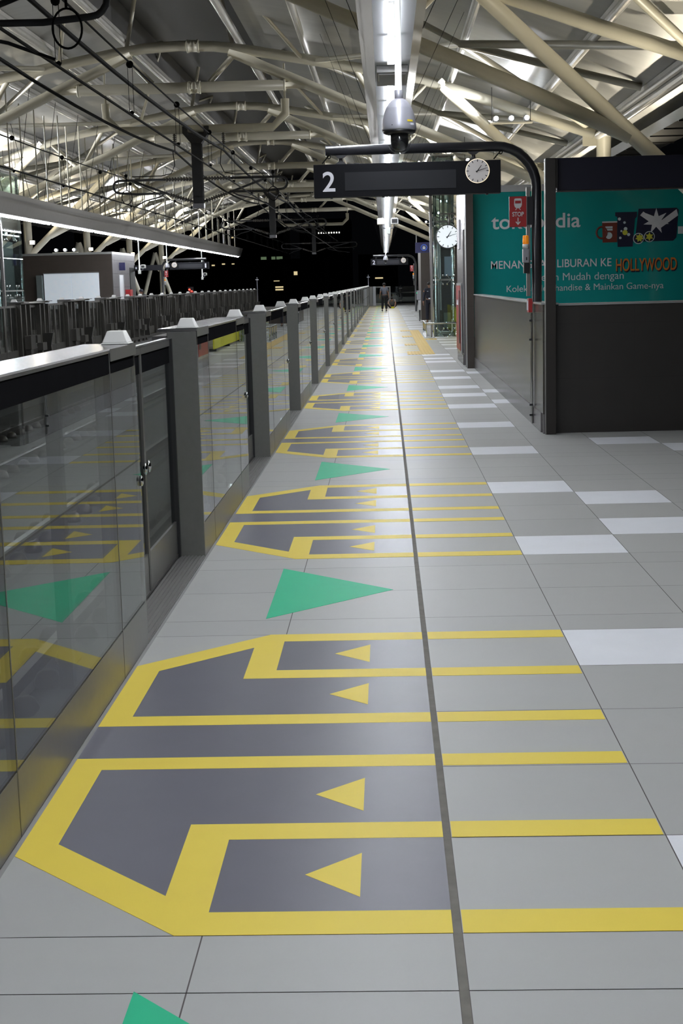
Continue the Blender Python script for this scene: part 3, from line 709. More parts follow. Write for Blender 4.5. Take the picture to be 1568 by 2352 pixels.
# ------------------------------------------------------------------ light troughs
def trough(label, cx, y0, y1, ours):
    t = thing('light_trough', label, 'ceiling light', (cx, y0, 3.85), 'linear light troughs')
    zb, zt, wb, wt = 3.862, 4.42, .172, .35
    pr = [(cx-wb, zb), (cx+wb, zb), (cx+wt, zt), (cx-wt, zt)]
    MB().prism(pr, 'y', y0, y1).build('trough_body', 'trough_mirror' if ours else 'trough_grey', t)
    MB().box(cx-wb-.002, cx+wb+.002, y0, y1, 3.85, 3.8615).build('bottom_panel', 'trough_white', t)
    y = y0+.3; k = 0; n = 0
    ys = []
    if ours:
        ys = [13.1-1.6*i for i in range(12)][::-1]; y = 16.1
        while y < y1-1.6: ys.append(y); y += 1.6
    else:
        y = y0+.2
        while y < y1-1.6: ys.append(y); k += 1; y += 1.6 if k % 4 else 2.0
    for y in ys:
        m = MB(); pts = []
        x = cx-.015 if ours else cx
        MB().box(x-.03, x+.03, y, y+1.5, 3.832, 3.8495).build('tube_housing', 'trough_white', t)
        m = MB()
        if ours:
            MB().box(x-.033, x+.033, y+.015, y+1.485, 3.8195, 3.8318).build('diffuser_frame', 'tube_side', t)
            m.box(x-.031, x+.031, y+.02, y+1.48, 3.8185, 3.8193)
        else: m.prism([(x+.034*math.cos(a), 3.831-.034*math.sin(a)*1.1) for a in [PI*i/8 for i in range(9)]], 'y', y+.02, y+1.48)
        m.build('tube_light', 'tube', t)
    for i, y in enumerate([y0+1.5+3.2*i for i in range(int((y1-y0)/3.2))]):
        m = MB()
        if ours and i % 2: continue
        if ours:
            for s in (-1, 1):
                m.tube((cx+s*wt, y, zt), (cx+s*1.6, y+1.3, zdeck(cx+s*1.6-XR)-.1), .004, 5); m.tube((cx+s*wt, y+1.6, zt), (cx+s*.4, y+.3, zdeck(cx+s*.4-XR)-.1), .004, 5)
            m.build('hanger_wire', 'wire', t)
        else:
            zt2 = ztop(cx-XR)+.2
            for s in (-1, 1): m.tube((cx+s*.22, y, zt), (cx+s*.22, y, zt2), .022, 6)
            m.build('hanger_rod', 'cream_steel', t)
            m = MB(); m.tube((cx, y, zt), (cx-.9, y+1.6, zt2-.4), .008, 5); m.tube((cx, y+1.6, zt), (cx+.9, y, zt2), .008, 5); m.build('brace_wire', 'wire', t)
    if ours:
        m = MB(); m.box(-.045, .275, 14.85, 15.85, 3.78, 3.849); m.box(-.025, .255, 14.9, 15.4, 3.765, 3.7795); m.build('speaker', 'trough_grey', t, bevel=.01)
trough('mirror-sided light trough with bright tubes running above our platform', .115, -4.5, 106, True)
trough('long grey light trough with bright tubes across the tracks', -10.7, 33, 106, False)

# ------------------------------------------------------------------ roof: deck, purlins, trusses
YT = [13.1+12.8*k for k in range(8)]
dk = MB()
def strip(mb, ds, y0, y1, mi, off=0.0, th=.06):
    for i in range(len(ds)-1):
        a, b = ds[i], ds[i+1]
        mb.prism([(XR+a, zdeck(a)+off), (XR+b, zdeck(b)+off), (XR+b, zdeck(b)+off+th), (XR+a, zdeck(a)+off+th)], 'y', y0, y1, mi)
for s in (-1, 1):
    strip(dk, [s*(1.75+.75*i) for i in range(15)], 2, 106, 0)
    dk.box(XR+min(s*1.75, s*1.80), XR+max(s*1.75, s*1.80), 2, 106, zdeck(1.75)+.061, 9.35, 1)
dk.box(XR-2.2, XR+2.2, 2, 106, 9.36, 9.42, 1)
struct('ceiling', dk, ['deck', 'deck_dark'])
for s in (-1, 1):
    for i, d in enumerate((1.5, 3.3, 5.1, 7.1, 9.3, 11.0)):
        m = MB(); d *= s; m.path([(XR+d, 2, zdeck(d)-.20), (XR+d, 106, zdeck(d)-.20)], .09, 12)
        m.box(XR+d-.03, XR+d+.03, 2, 106, zdeck(d)-.12, zdeck(d)-.012)
        tag(m.build('purlin', 'purlin', None, (XR+d, 2, zdeck(d)-.2)), '%s shiny roof purlin from the ridge, on the side %s' % (ORD[i], 'over our platform' if s > 0 else 'across the tracks'), 'purlin', 'roof purlins')
def truss(k, Y):
    pos = '%s cream tubular roof truss spanning both tracks, counting away from the camera' % ORD[k]
    t = thing('roof_truss', pos, 'roof truss', (XR, Y, 0), 'arched roof trusses')
    ds = [-10.8+21.6*i/24 for i in range(25)]
    MB().path([(XR+d, Y, ztop(d)) for d in ds], .135, 12).build('top_chord', 'cream_steel', t)
    for s in (-1, 1):
        MB().path([(XR+s*d, Y, z) for d, z in ((1.3, 7.78), (2.2, 7.36), (3.4, 6.84), (4.5, 6.34), (6.0, 5.75), (7.7, 5.0), (9.6, 4.12))], .135, 12).build('lower_chord', 'cream_steel', t)
        MB().path([(XR+s*6.75, Y, 6.84), (XR+s*10.9, Y, 2.95)], .14, 12).build('leg', 'cream_steel', t)
        MB().path([(XR+s*(10.6 if s < 0 else 11.05), Y, 0), (XR+s*(10.6 if s < 0 else 11.05), Y, 5.32)], .19, 14).build('column', 'cream_steel', t)
        m = MB(); m.box(XR+s*10.75-.25, XR+s*10.75+.25, Y-.03, Y+.03, 5.1, 5.7); m.build('node_plate', 'cream_steel', t)
        MB().path([(XR+s*2.72, Y, 6.89), (XR+s*3.35, Y, 6.87)], .10, 10).build('tie_end', 'cream_steel', t)
        m = MB(); m.lathe([(.165, -.03), (.165, .03)], (XR+s*2.72, Y, 6.89), 14, axis='x'); m.build('flange', 'cream_steel', t)
        for a, b in (((.75, 7.0), (1.45, 7.72)), ((5.3, 6.02), (4.6, 7.20)), ((5.5, 5.95), (6.4, 6.8))):
            MB().path([(XR+s*a[0], Y, a[1]), (XR+s*b[0], Y, b[1])], .075, 8).build('diagonal', 'cream_steel', t)
        MB().path([(XR+s*1.4, Y, 7.9), (XR+s*1.1, Y, 9.3)], .055, 8).build('ridge_post', 'cream_steel', t)
    MB().path([(XR-2.72, Y, 6.89), (XR+2.72, Y, 6.89)], .14, 12).build('tie_beam', 'cream_steel', t)
    if k > 4:
        for a in (-9.6, -12.3): MB().path([(XR-11.05, Y, 4.2), (XR+a, Y, 0)], .14, 10).build('prop', 'cream_steel', t)
    for z in (6.89, 7.935): MB().lathe([(.17, -.16), (.17, -.11), (.15, -.11), (.15, .11), (.17, .11), (.17, .16)], (XR+.35, Y, z), 14, axis='x').build('splice_sleeve', 'cream_steel', t)
for k, Y in enumerate(YT): truss(k, Y)
def brace(name, label, parts):
    pass
for k in range(7):
    for s in (-1, 1):
        Y = YT[k]; M = Y+6.4; side = 'over our platform' if s > 0 else 'across the tracks'
        t = thing('bay_bracing', 'cream pipe bracing between the %s and %s trusses %s' % (ORD[k], ORD[k+1], side), 'roof bracing', (XR+s*7, M, ztop(7)), 'roof bay bracing')
        ap = (XR+s*7.0, M, ztop(7)+.08)
        for i, q in enumerate(((XR+s*10.6, Y, 5.62), (XR+s*10.6, Y+12.8, 5.62), (XR+s*10.9, M, 5.75), (XR+s*3.6, Y+.1, ztop(3.6)), (XR+s*3.6, Y+12.7, ztop(3.6)))):
            MB().path([ap, q], .085 if i < 3 else .065, 10).build('brace_pipe', 'cream_steel', t)
        MB().path([(XR+s*3.2, Y, ztop(3.2)), (XR+s*1.4, M, 9.1)], .05, 8).build('ridge_strut', 'cream_steel', t)
        MB().path([(XR+s*3.2, Y+12.8, ztop(3.2)), (XR+s*1.4, M, 9.1)], .05, 8).build('ridge_strut', 'cream_steel', t)
        MB().path([(XR+s*10.9, Y, 5.35), (XR+s*10.9, Y+12.8, 5.35)], .10, 10).build('eave_pipe', 'purlin', t)
for s in (-1, 1):
    m = MB(); d = s*12.1; m.prism([(XR+d-.45, 5.0), (XR+d+.45, 5.0), (XR+d+.5, 5.22), (XR+d-.5, 5.22)], 'y', 2, 106)
    for i in range(60): m.box(XR+d-.46, XR+d+.46, 3+1.7*i, 3.05+1.7*i, 4.97, 5.0)
    tag(m.build('roof_gutter', 'steel_dark', None, (XR+d, 2, 5)), 'ribbed dark gutter along the roof edge %s' % ('over our platform' if s > 0 else 'across the tracks'), 'gutter', 'roof gutters')
# lamp trays and warm floods
def tray(label, x, y, z, light=True, s=1, hang=True):
    t = thing('lamp_tray', label, 'floodlight', (x, y, z), 'three-lamp floodlight trays')
    MB().box(x-.55, x+.55, y-.10, y+.16, z-.13, z-.10).build('tray', 'cream_steel', t)
    for dx in (-.5, .5) if hang else (): MB().tube((x+dx, y+.05, z-.1), (x+dx, y+.05, z+.80), .008, 6).build('hanger', 'wire', t)
    for dx in (-.40, 0, .40):
        b = MB(); b.lathe([(.055, -.05), (.085, .06), (.085, .10), (.03, .14)], (x+dx, y, z-.0), 14, axis='y'); o = b.build('lamp_head', 'grey_plastic', t)
        MB().lathe([(.06, -.06), (.06, -.051)], (x+dx, y, z), 14, axis='y').build('lens', 'lens_cool', o)
        MB().box(x+dx-.02, x+dx+.02, y+.02, y+.07, z-.099, z-.06).build('stand', 'black_metal', o)
    if light: spot('tray_light', (x, y-.15, z+.05), (x-s*8, y-6, z+3.2), TRAY_W, (.95, .97, 1), 2.0)
for k, Y in enumerate(YT):
    for s in (-1, 1):
        d = s*8.62
        if (k > 1 and s > 0) or k in (2, 3, 5, 6, 7): tray('floodlight tray below the %s roof truss %s' % (ORD[k], 'over our platform' if s > 0 else 'across the tracks'), XR+d, Y-.25, 5.84, True, s)
        # warm flood on each column
        FY = Y if s < 0 else Y-.75; x = XR+s*(10.35 if s < 0 else 11.3); z = 3.85 if s < 0 else 2.9
        t = thing('column_flood', 'warm floodlight clamped to the %s truss column %s' % (ORD[k], 'over our platform' if s > 0 else 'across the tracks'), 'floodlight', (x, FY-.25, z), 'warm column floodlights')
        MB().box(x-.13, x+.13, FY-.30, FY-.22, z-.10, z+.10).build('housing', 'black_metal', t)
        MB().box(x-.10, x+.10, FY-.312, FY-.3005, z-.075, z+.075).build('lens', 'lens_warm', t)
        MB().box(x-.02, x+.02, FY-.2195, Y-.15, z-.02, z+.02).build('bracket', 'black_metal', t)
        if k > 0: spot('column_light', (x-s*.1, FY-.5, z+.1), (x-s*3.0, FY-3.0, 8.2), WARM_W, (1, .90, .70), 2.3)
tray('floodlight tray standing on the brown building across the tracks', -14.2, 64.2, 3.492, False, hang=False)

# ------------------------------------------------------------------ overhead line
def insul(mb, p, q, r, n):
    p, q = Vector(p), Vector(q)
    pts = []; rs = []
    for i in range(n*4+1):
        pts.append(p.lerp(q, i/(n*4))); rs.append(r if i % 4 in (1, 2) else r*.45)
    mb.path(pts, rs, 10)
def support(k, Y):
    t = thing('catenary_support', '%s dark drop post of the overhead line between the tracks, counting away from the camera' % ORD[k], 'catenary support', (XT, Y, 6), 'overhead line supports')
    bz = 5.93
    MB().path([(XT-2.43, Y, 6.66), (XT-2.43, Y, 6.27), (XT-2.08, Y, bz), (XT+2.08, Y, bz), (XT+2.43, Y, 6.27), (XT+2.43, Y, 6.66)], .115, 12).build('hanging_beam', 'cream_steel', t)
    for s in (-1, 1): MB().tube((XT+s*2.43, Y, 6.66), (XT+s*2.43, Y, ztop(2.43)-.1), .03, 8).build('beam_hanger', 'cream_steel', t)
    m = MB(); m.box(XT-.14, XT+.14, Y-.12, Y-.10, 3.96, 5.75); m.box(XT-.14, XT+.14, Y+.10, Y+.12, 3.96, 5.75); m.box(XT-.012, XT+.012, Y-.0995, Y+.0995, 3.96, 5.75); m.build('drop_post', 'ocs_grey', t)
    m = MB(); m.prism([(XT-.14, 5.55), (XT+.14, 5.55), (XT+.36, 5.82), (XT+.36, 6.0), (XT+.22, 6.0), (XT+.22, 5.80), (XT-.22, 5.80), (XT-.22, 6.0), (XT-.36, 6.0), (XT-.36, 5.82)], 'y', Y-.15, Y+.15); m.build('head_bracket', 'ocs_grey', t)
    MB().box(XT-.15, XT+.15, Y-.13, Y+.13, 3.83, 3.955).build('foot_plate', 'grey_plastic', t)
    for dx in (-.6, .73):
        m = MB(); m.tube((XT+dx, Y, 6.0), (XT+dx, Y, 5.8), .03, 8); insul(m, (XT+dx, Y, 5.8), (XT+dx, Y, 5.5), .055, 6); m.tube((XT+dx, Y, 5.5), (XT+dx, Y, 5.38), .02, 8); m.build('feeder_insulator', 'insulator', t)
    for s in (-1, 1):
        ext = .75 if (k == 3 and s > 0) else (.1 if s > 0 else 0.0)
        X = lambda d: XT+s*(d+(ext if d > 1.5 else 0))
        pts = [(X(.9), Y, 4.62), (X(2.16), Y, 4.62)]
        for i in range(1, 8):
            a = PI*i/8; pts.append((X(2.16+.165*math.sin(a)), Y, 4.455+.165*math.cos(a)))
        pts += [(X(2.16), Y, 4.29), (X(1.7), Y, 4.25), (X(.85), Y, 4.26)]
        arm = MB().path(pts, .034, 10).build('cantilever', 'ocs_grey', t)
        MB().path([(X(.8), Y, 4.22), (X(1.75), Y, 4.59)], .03, 8).build('strut', 'ocs_grey', arm)
        m = MB(); insul(m, (X(.2), Y, 4.62), (X(.9), Y, 4.62), .06, 9); insul(m, (X(.2), Y, 4.03), (X(.8), Y, 4.22), .06, 9); m.tube((X(.12), Y, 4.62), (X(.22), Y, 4.62), .03, 8); m.tube((X(.12), Y, 4.01), (X(.22), Y, 4.035), .03, 8)
        m.build('arm_insulator', 'insulator', arm)
        MB().path([(X(.95), Y, 4.22), (X(1.1), Y, 4.15), (X(1.45), Y, 4.07), (X(1.8), Y, 3.90)], .018, 8).build('steady_arm', 'ocs_grey', arm)
        m = MB(); m.torus((X(1.95), Y-.1, 4.17), .16, .011, 'xz', 28, 6, sc=(.88, 1.15)); m.tube((X(1.95), Y-.1, 4.35), (X(1.95), Y-.1, 4.72), .014, 6); m.ball((X(1.95), Y-.1, 4.74), .05, 6); m.build('jumper_loop', 'wire', arm)
        MB().path([(X(.66), Y, 5.38), (X(.62), Y, 5.0), (X(.72), Y, 4.78), (X(1.0), Y, 4.72), (X(1.8), Y, 4.72)], .012, 6).build('jumper_cable', 'wire', arm)
SUP = (14.2, 39.7, 65.8, 104.0)
for k, Y in enumerate(SUP): support(k, Y)
def wires(name, label, x, z, r, sag, drop=None):
    t = thing(name, label, 'overhead wire', (x, 0, z), 'overhead line wires')
    pts = [(x, -14, z)]
    sp = (-14,)+SUP+(150,)
    for a, b in zip(sp, sp[1:]):
        for i in range(1, 9):
            u = i/8; pts.append((x, a+(b-a)*u, z-sag*4*u*(1-u)))
    MB().path(pts, r, 6).build('cable', 'wire', t)
    if drop:
        for i in range(24):
            y = 6.5+4.3*i; m = MB()
            for sx in (-.03, .03): m.tube((x+sx, y, z-.1), (x+sx, y, z-drop), .004, 5)
            m.ball((x, y, z-.10), .05, 6); m.ball((x, y, z-drop), .03, 5)
            m.build('dropper', 'wire', t)
wires('messenger_wire', 'upper catenary wire with droppers over the track beside our platform', -3.30, 4.72, .013, .12, .72)
wires('messenger_wire', 'upper catenary wire with droppers over the farther track', -7.10, 4.72, .013, .12, .72)
wires('contact_wire', 'lower contact wire over the track beside our platform', -3.30, 3.97, .016, .0)
wires('contact_wire', 'lower contact wire over the farther track', -7.10, 4.02, .016, .0)
wires('feeder_wire', 'thick feeder cable hung on insulators, nearer our platform', XT+.73, 5.36, .034, .2)
wires('feeder_wire', 'thick feeder cable hung on insulators, on the side of the farther track', XT-.6, 5.36, .030, .3)

# ------------------------------------------------------------------ glass lifts
def lift(label, X, ours):
    y0, y1, z1 = 44.5, 47.4, 5.45
    xa, xb = X(1.50), X(2.16); lo, hi = min(xa, xb), max(xa, xb)
    t = thing('glass_lift', label, 'lift', ((lo+hi)/2, 46, 0), 'glass lifts')
    for i, (a, b) in enumerate(((.03, 1.72), (1.76, 3.47), (3.51, 5.40))):
        MB().box(lo+.01, hi-.01, y0, y0+.016, a, b).build('front_pane', 'lift_glass', t)
        MB().box(xa-.008, xa+.008, y0+.03, y1-.03, a, b).build('side_pane', 'lift_glass', t)
        MB().box(lo+.01, hi-.01, y1, y1+.016, a, b).build('rear_pane', 'lift_glass', t)
    for x in (xa, xb):
        for y in (y0+.06, y1-.06):
            MB().tube((x+(.06 if x == lo else -.06), y, 0), (x+(.06 if x == lo else -.06), y, z1), .045, 12).build('corner_tube', 'chrome', t)
    for z in (.12, 1.74, 3.49, 5.42):
        m = MB(); m.box(lo+.05, hi-.05, y0+.04, y0+.08, z-.03, z+.03); m.box(xa+(.04 if xa == lo else -.08), xa+(.08 if xa == lo else -.04), y0+.08, y1-.08, z-.03, z+.03); m.build('cross_beam', 'steel', t)
        for fx in (.26, .78):
            cx = xa+(xb-xa)*fx
            m = MB()
            for sx in (-.11, .11):
                for sz in (-.13, .13):
                    m.tube((cx, y0+.05, z), (cx+sx, y0-.005, z+sz), .013, 6); m.ball((cx+sx, y0-.005, z+sz), .035, 6)
            m.build('spider_fitting', 'chrome', t)
        m = MB(); ss = -1 if xa == lo else 1
        for fy in (.3, .7):
            cy = y0+(y1-y0)*fy
            for sy in (-.16, .16):
                for sz in (-.15, .15): m.tube((xa-ss*.05, cy, z), (xa+ss*.005, cy+sy, z+sz), .013, 6); m.ball((xa+ss*.005, cy+sy, z+sz), .03, 6)
        m.build('side_spider', 'chrome', t)
    cxa = xa+(xb-xa)*.30
    m = MB(); m.box(min(cxa, X(2.06)), max(cxa, X(2.06)), y0+.8, y1-.4, .15, 3.3); m.build('shaft_core', 'interior_dark', t)
    m = MB(); m.box(min(X(1.86), X(2.10)), max(X(1.86), X(2.10)), y0+.72, y0+.79, 1.85, 2.45); m.build('cabin_window', 'cabin_lit', t)
    m = MB(); m.box(min(X(1.82), X(2.03)), max(X(1.82), X(2.03)), y0+.70, y0+.78, .25, .72); m.build('control_cabinet', 'cabin_grey', t)
    m = MB(); m.tube((X(1.74), y0+.75, .8), (X(1.74), y0+.75, 5.2), .025, 8); m.tube((X(2.08), y0+.75, .8), (X(2.08), y0+.75, 5.2), .025, 8); m.build('guide_rail', 'steel', t)
    m = MB(); m.box(min(X(1.66), X(2.1)), max(X(1.66), X(2.1)), y0+.6, y1-.6, 4.55, 4.75); m.box(min(X(1.80), X(1.88)), max(X(1.80), X(1.88)), y0+.6, y0+.7, 3.4, 4.55); m.box(min(X(2.0), X(2.08)), max(X(2.0), X(2.08)), y0+.6, y0+.7, 3.4, 4.55); m.build('hoist_frame', 'cream_steel', t)
    MB().box(lo-.02, hi+.02, y0-.02, y1+.03, z1+.001, z1+.05).build('roof', 'coping', t)
    MB().box(min(X(1.385), X(1.475)), max(X(1.385), X(1.475)), y0-.02, y0+.10, 0, z1).build('corner_column', 'steel_bright', t, bevel=.01)
    return t
lift('glass lift shaft with chrome fittings beyond the service wall on our platform', lambda v: v, True)
lift('glass lift shaft across the tracks beside the brown building', lambda v: 2*XC-v, False)
def lift_sign(label, x0, x1, y, z0, z1):
    t = thing('lift_sign', label, 'sign', (x0, y, z0), 'navy lift pictogram signs')
    MB().box(x0, x1, y-.03, y+.03, z0, z1).build('board', 'navy_sign', t)
    cx, cz = x0+(x1-x0)*.58, (z0+z1)/2; yy = y-.033
    m = MB(); m.torus((cx, yy, cz), .095, .008, 'xz', 28, 6); m.build('ring', 'ring_blue', t)
    m = MB(); m.prism(rect(cx-.045, cx+.045, cz-.055, cz+.02), 'y', yy-.004, yy+.003)
    for dx in (-.028, 0, .028): m.prism(circ((cx+dx, cz+.04), .013, 10), 'y', yy-.004, yy+.003)
    m.build('pictogram', 'letter_white', t)
    MB().box(x0+.02, x0+.05, y-.015, y+.015, z1, z1+.25).build('bracket', 'steel', t)
pm('ring_blue', (.05, .12, .6), .4, emit=(.1, .25, 1), es=.35)
lift_sign('navy lift sign fixed beside the glass lift on our platform', 1.0, 1.48, 47.0, 2.62, 2.95)
lift_sign('navy lift sign fixed to the glass lift across the tracks', -12.50, -12.02, 47.0, 2.56, 2.92)
# round clock in front of the lift
t = thing('platform_clock', 'round white station clock hung before the glass lift', 'clock', (1.90, 43.5, 3.0))
MB().lathe([(.345, .02), (.352, .0), (.352, .16), (.33, .18)], (1.90, 43.52, 3.01), 44, axis='y').build('case', 'steel_dark', t)
clock_face(t, 1.90, 43.515, 3.01, .345, 'clock_lit', 'black_metal', (1.12, 2.45), name='clock_front')
m = MB(); m.tube((1.95, 43.6, 3.36), (1.95, 43.6, 3.66), .035, 10); m.box(1.70, 2.15, 43.57, 43.63, 3.66, 3.70); m.tube((2.12, 43.6, 3.68), (2.12, 44.46, 3.68), .025, 8); m.tube((1.74, 43.6, 3.68), (1.74, 44.46, 3.68), .025, 8); m.build('hanger', 'steel', t)
# railing before the lift
t = thing('lift_railing', 'low chrome railing at the foot of the glass lift', 'railing', (1.3, 44.3, 0))
MB().path([(1.22, 46.9, .42), (1.22, 44.35, .42), (1.26, 44.28, .42), (2.18, 44.28, .42)], .03, 12).build('top_tube', 'chrome', t)
for x, y in ((1.22, 46.8), (1.22, 46.0), (1.22, 45.2), (1.23, 44.36), (1.45, 44.28), (2.15, 44.28)): MB().tube((x, y, 0), (x, y, .40), .024, 10).build('post', 'chrome', t)
t = thing('yellow_barrier', 'long yellow barrier board standing beside the glass lift', 'barrier', (2.24, 41.6, 0))
MB().box(2.185, 2.225, 37.9, 45.4, .07, .88).build('board', 'barrier_yellow', t)
for y in (38.2, 41.5, 45.0): MB().box(2.175, 2.36, y-.04, y+.04, 0, .069).build('foot', 'rubber', t)
# ------------------------------------------------------------------ further things on our platform
kb = MB(); kb.box(1.60, 4.2, 64.6, 69.5, 0, 3.2); struct('wall_far_kiosk', kb, 'brown_tile')
t = thing('control_stand', 'grey control box on a thin stand before the distant brown kiosk', 'control box', (1.50, 63.0, 0))
MB().box(1.36, 1.55, 62.95, 63.1, .92, 1.32).build('box', 'grey_plastic', t, bevel=.006); MB().box(1.42, 1.54, 62.94, 63.0, .48, .9).build('lower_panel', 'trough_white', t)
MB().tube((1.48, 63.03, 0), (1.48, 63.03, .92), .03, 8).build('stand', 'black_metal', t); MB().ball((1.37, 62.945, 1.22), .014, 6).build('indicator', 'green_lamp', t)
# end of the platform
t = thing('end_gate', 'grey end gate with glass door closing the platform behind the man', 'gate', (-.7, 110, 0))
MB().box(-1.18, -.95, 108.2, 108.5, 0, 1.42).build('side_panel', 'steel', t); MB().box(-.93, -.72, 109.8, 110.0, 0, 1.42).build('white_post', 'trough_white', t)
MB().box(-.72, .35, 110.02, 110.06, 1.32, 1.42).build('top_rail', 'steel', t); MB().box(-.72, .35, 110.02, 110.06, 0, .12).build('bottom_rail', 'steel', t)
MB().box(-.70, .33, 110.03, 110.05, .12, 1.32).build('glass_pane', 'lift_glass', t); MB().box(.30, .40, 110, 110.08, 0, 1.42).build('latch_post', 'steel', t)
t = thing('end_balustrade', 'glass balustrade with a handrail at the far end of our platform', 'railing', (1.4, 119, 0))
MB().box(.4, 3.2, 119.0, 119.02, .1, 1.35).build('glass_pane', 'lift_glass', t)
MB().tube((.3, 118.95, .86), (3.2, 118.95, .86), .035, 8).build('handrail', 'steel', t)
for x in (1.27, 3.1):
    m = MB(); m.tube((x, 118.95, 0), (x, 118.95, 1.45), .03, 8)
    for z in (.2, 1.2): m.box(x-.12, x+.12, 118.9, 118.98, z-.03, z+.03)
    m.build('post', 'steel', t)
for x, nm in ((-1.24, 'thin white marker post at the far end of our platform gates'), (-9.05, 'thin white marker post at the far end of the gates across the tracks')):
    m = MB(); y = 107.4 if x > -5 else 102.2; m.tube((x, y, 0), (x, y, 2.3), .02, 8); m.box(x-.11, x+.11, y-.02, y+.02, 2.10, 2.16)
    tag(m.build('marker_post', 'letter_white', None, (x, y, 0)), nm, 'post', 'white marker posts')

# ------------------------------------------------------------------ building across the tracks
ob = MB(); ob.box(-19, -12.1, 64.0, 69.7, 0, 3.26); struct('wall_across', ob, 'brown_tile')
oc = MB(); oc.box(-19.05, -12.06, 63.96, 69.74, 3.2605, 3.36); struct('trim_3', oc, 'coping')
os_ = MB(); os_.box(-12.099, -12.07, 64.0, 69.7, 0, 3.26); struct('wall_across_lit_side', os_, 'grey_tile')  # side wall in paler tile, its lit look put into the colour
t = thing('white_screen', 'wide white lit screen of two panels on the brown building across the tracks', 'screen', (-13.9, 63.9, .9))
for a, b in ((-15.15, -13.94), (-13.92, -12.70)): MB().box(a, b, 63.90, 63.98, .9, 2.45).build('panel', 'white_panel', t)
MB().box(-15.17, -12.68, 63.88, 63.985, 2.4505, 2.49).build('top_trim', 'coping', t)
tag(MB().box(-15.45, -15.2, 63.7, 63.99, .5, 2.40).build('glass_door', 'cabin_grey', None, (-15.3, 63.9, .5)), 'narrow grey glass door leaf beside the white lit screen', 'door')
t = thing('side_door', 'pale lit doorway in the side of the building across the tracks', 'door', (-12.05, 65.8, 0))
MB().box(-12.069, -12.05, 65.5, 66.3, 0, 2.35).build('door_leaf', 'trough_white', t); MB().box(-12.069, -12.045, 66.31, 66.5, 0, 2.35).build('jamb', 'grey_plastic', t)
tag(MB().box(-12.069, -12.04, 68.2, 69.4, 0, 2.7).build('dark_door', 'interior_dark', None, (-12.05, 68.8, 0)), 'dark doorway at the far corner of the building across the tracks', 'door')
tag(MB().box(-12.069, -11.80, 65.6, 65.66, 2.55, 2.90).build('room_sign', 'navy_sign', None, (-11.95, 65.6, 2.55)), 'small navy sign sticking out above the pale lit doorway', 'sign')
tag(MB().box(-12.069, -11.84, 66.9, 67.5, .75, 1.68).build('fire_cabinet', 'sign_red', None, (-12, 67.2, .75)), 'red fire cabinet on the side wall across the tracks', 'cabinet')
tag(MB().box(-9.95, -9.7, 72.8, 73.0, .0, 1.5).build('fire_cabinet', 'sign_red', None, (-9.8, 73, 0)), 'red cabinet standing behind the gates below platform sign 1', 'cabinet')
t = thing('arrow_board', 'dark direction board with a white arrow across the tracks', 'sign', (-11.4, 69.5, 2.6))
MB().box(-12.065, -10.72, 69.47, 69.53, 2.56, 2.82).build('board', 'sign_black', t)
m = MB(); m.box(-11.80, -11.65, 69.455, 69.469, 2.68, 2.70); m.prism([(-11.67, 2.64), (-11.61, 2.69), (-11.67, 2.74), (-11.65, 2.69)], 'y', 69.454, 69.469); m.build('arrow_symbol', 'letter_white', t)
MB().prism(rect(-12.0, -11.93, 2.64, 2.74), 'y', 69.455, 69.469).build('train_symbol', 'letter_white', t)
t = thing('track_signal', 'small red signal lamp beyond the gates across the tracks', 'signal', (-14.3, 106, 0))
MB().tube((-14.3, 106, 0), (-14.3, 106, 1.2), .05, 8).build('post', 'black_metal', t); MB().box(-14.5, -14.1, 105.9, 106.1, 1.2, 1.75).build('housing', 'black_metal', t)
for dx, dz in ((-.08, .35), (.08, .22)): MB().lathe([(.07, -.02), (.07, 0)], (-14.3+dx, 105.895, 1.2+dz), 12, axis='y').build('lens', 'red_lamp', t)

# ------------------------------------------------------------------ city beyond the station
def building(label, x0, x1, y, h, wins, m):
    t = thing('city_building', label, 'building', ((x0+x1)/2, y, -8), 'dark city buildings')
    MB().box(x0, x1, y, y+18, -8, h).build('block', 'facade', t)
    for a, b, c, d in wins: MB().box(a, b, y-.05, y-.001, c, d).build('window', m, t)
building('dark far building with a row of nine small bright lamps', -17.5, -7, 300, 15, [(-13.6+.53*i, -13.38+.53*i, 12.0, 12.28) for i in range(9)], 'win_white')
building('dark far building with dim greenish window rows', -27, -18, 260, 12, [(-22.2, -21.2, 6.3, 6.8), (-20.3, -19.6, 6.3, 6.8), (-19.4, -18.3, 6.3, 6.8)], 'win_green')
building('low dark far building with two warm window slots beside the drop post', -24, -14, 200, 4, [(-15.4, -14.6, 2.25, 2.35), (-15.2, -14.1, 1.35, 1.55), (-15.2, -14.1, 1.0, 1.2)], 'win_warm')
building('dark far building with one yellow window', -17.4, -10, 240, 6, [(-15.1, -14.5, 3.3, 3.9)], 'win_warm')
building('dark far building with a warm strip sign seen past the distant platform sign', -4, 2, 220, 6, [(-1.5, -.3, 2.3, 2.5)], 'win_warm')
building('dark far building with warm lights behind the end of the far light trough', -60, -28, 280, 24, [(-29.5, -27.2+-.9, 10.9, 11.15), (-33.5, -32.9, 5.7, 5.95), (-31.5, -30.9, 5.9, 6.15), (-29.6, -29.0, 5.9, 6.1)], 'win_warm')

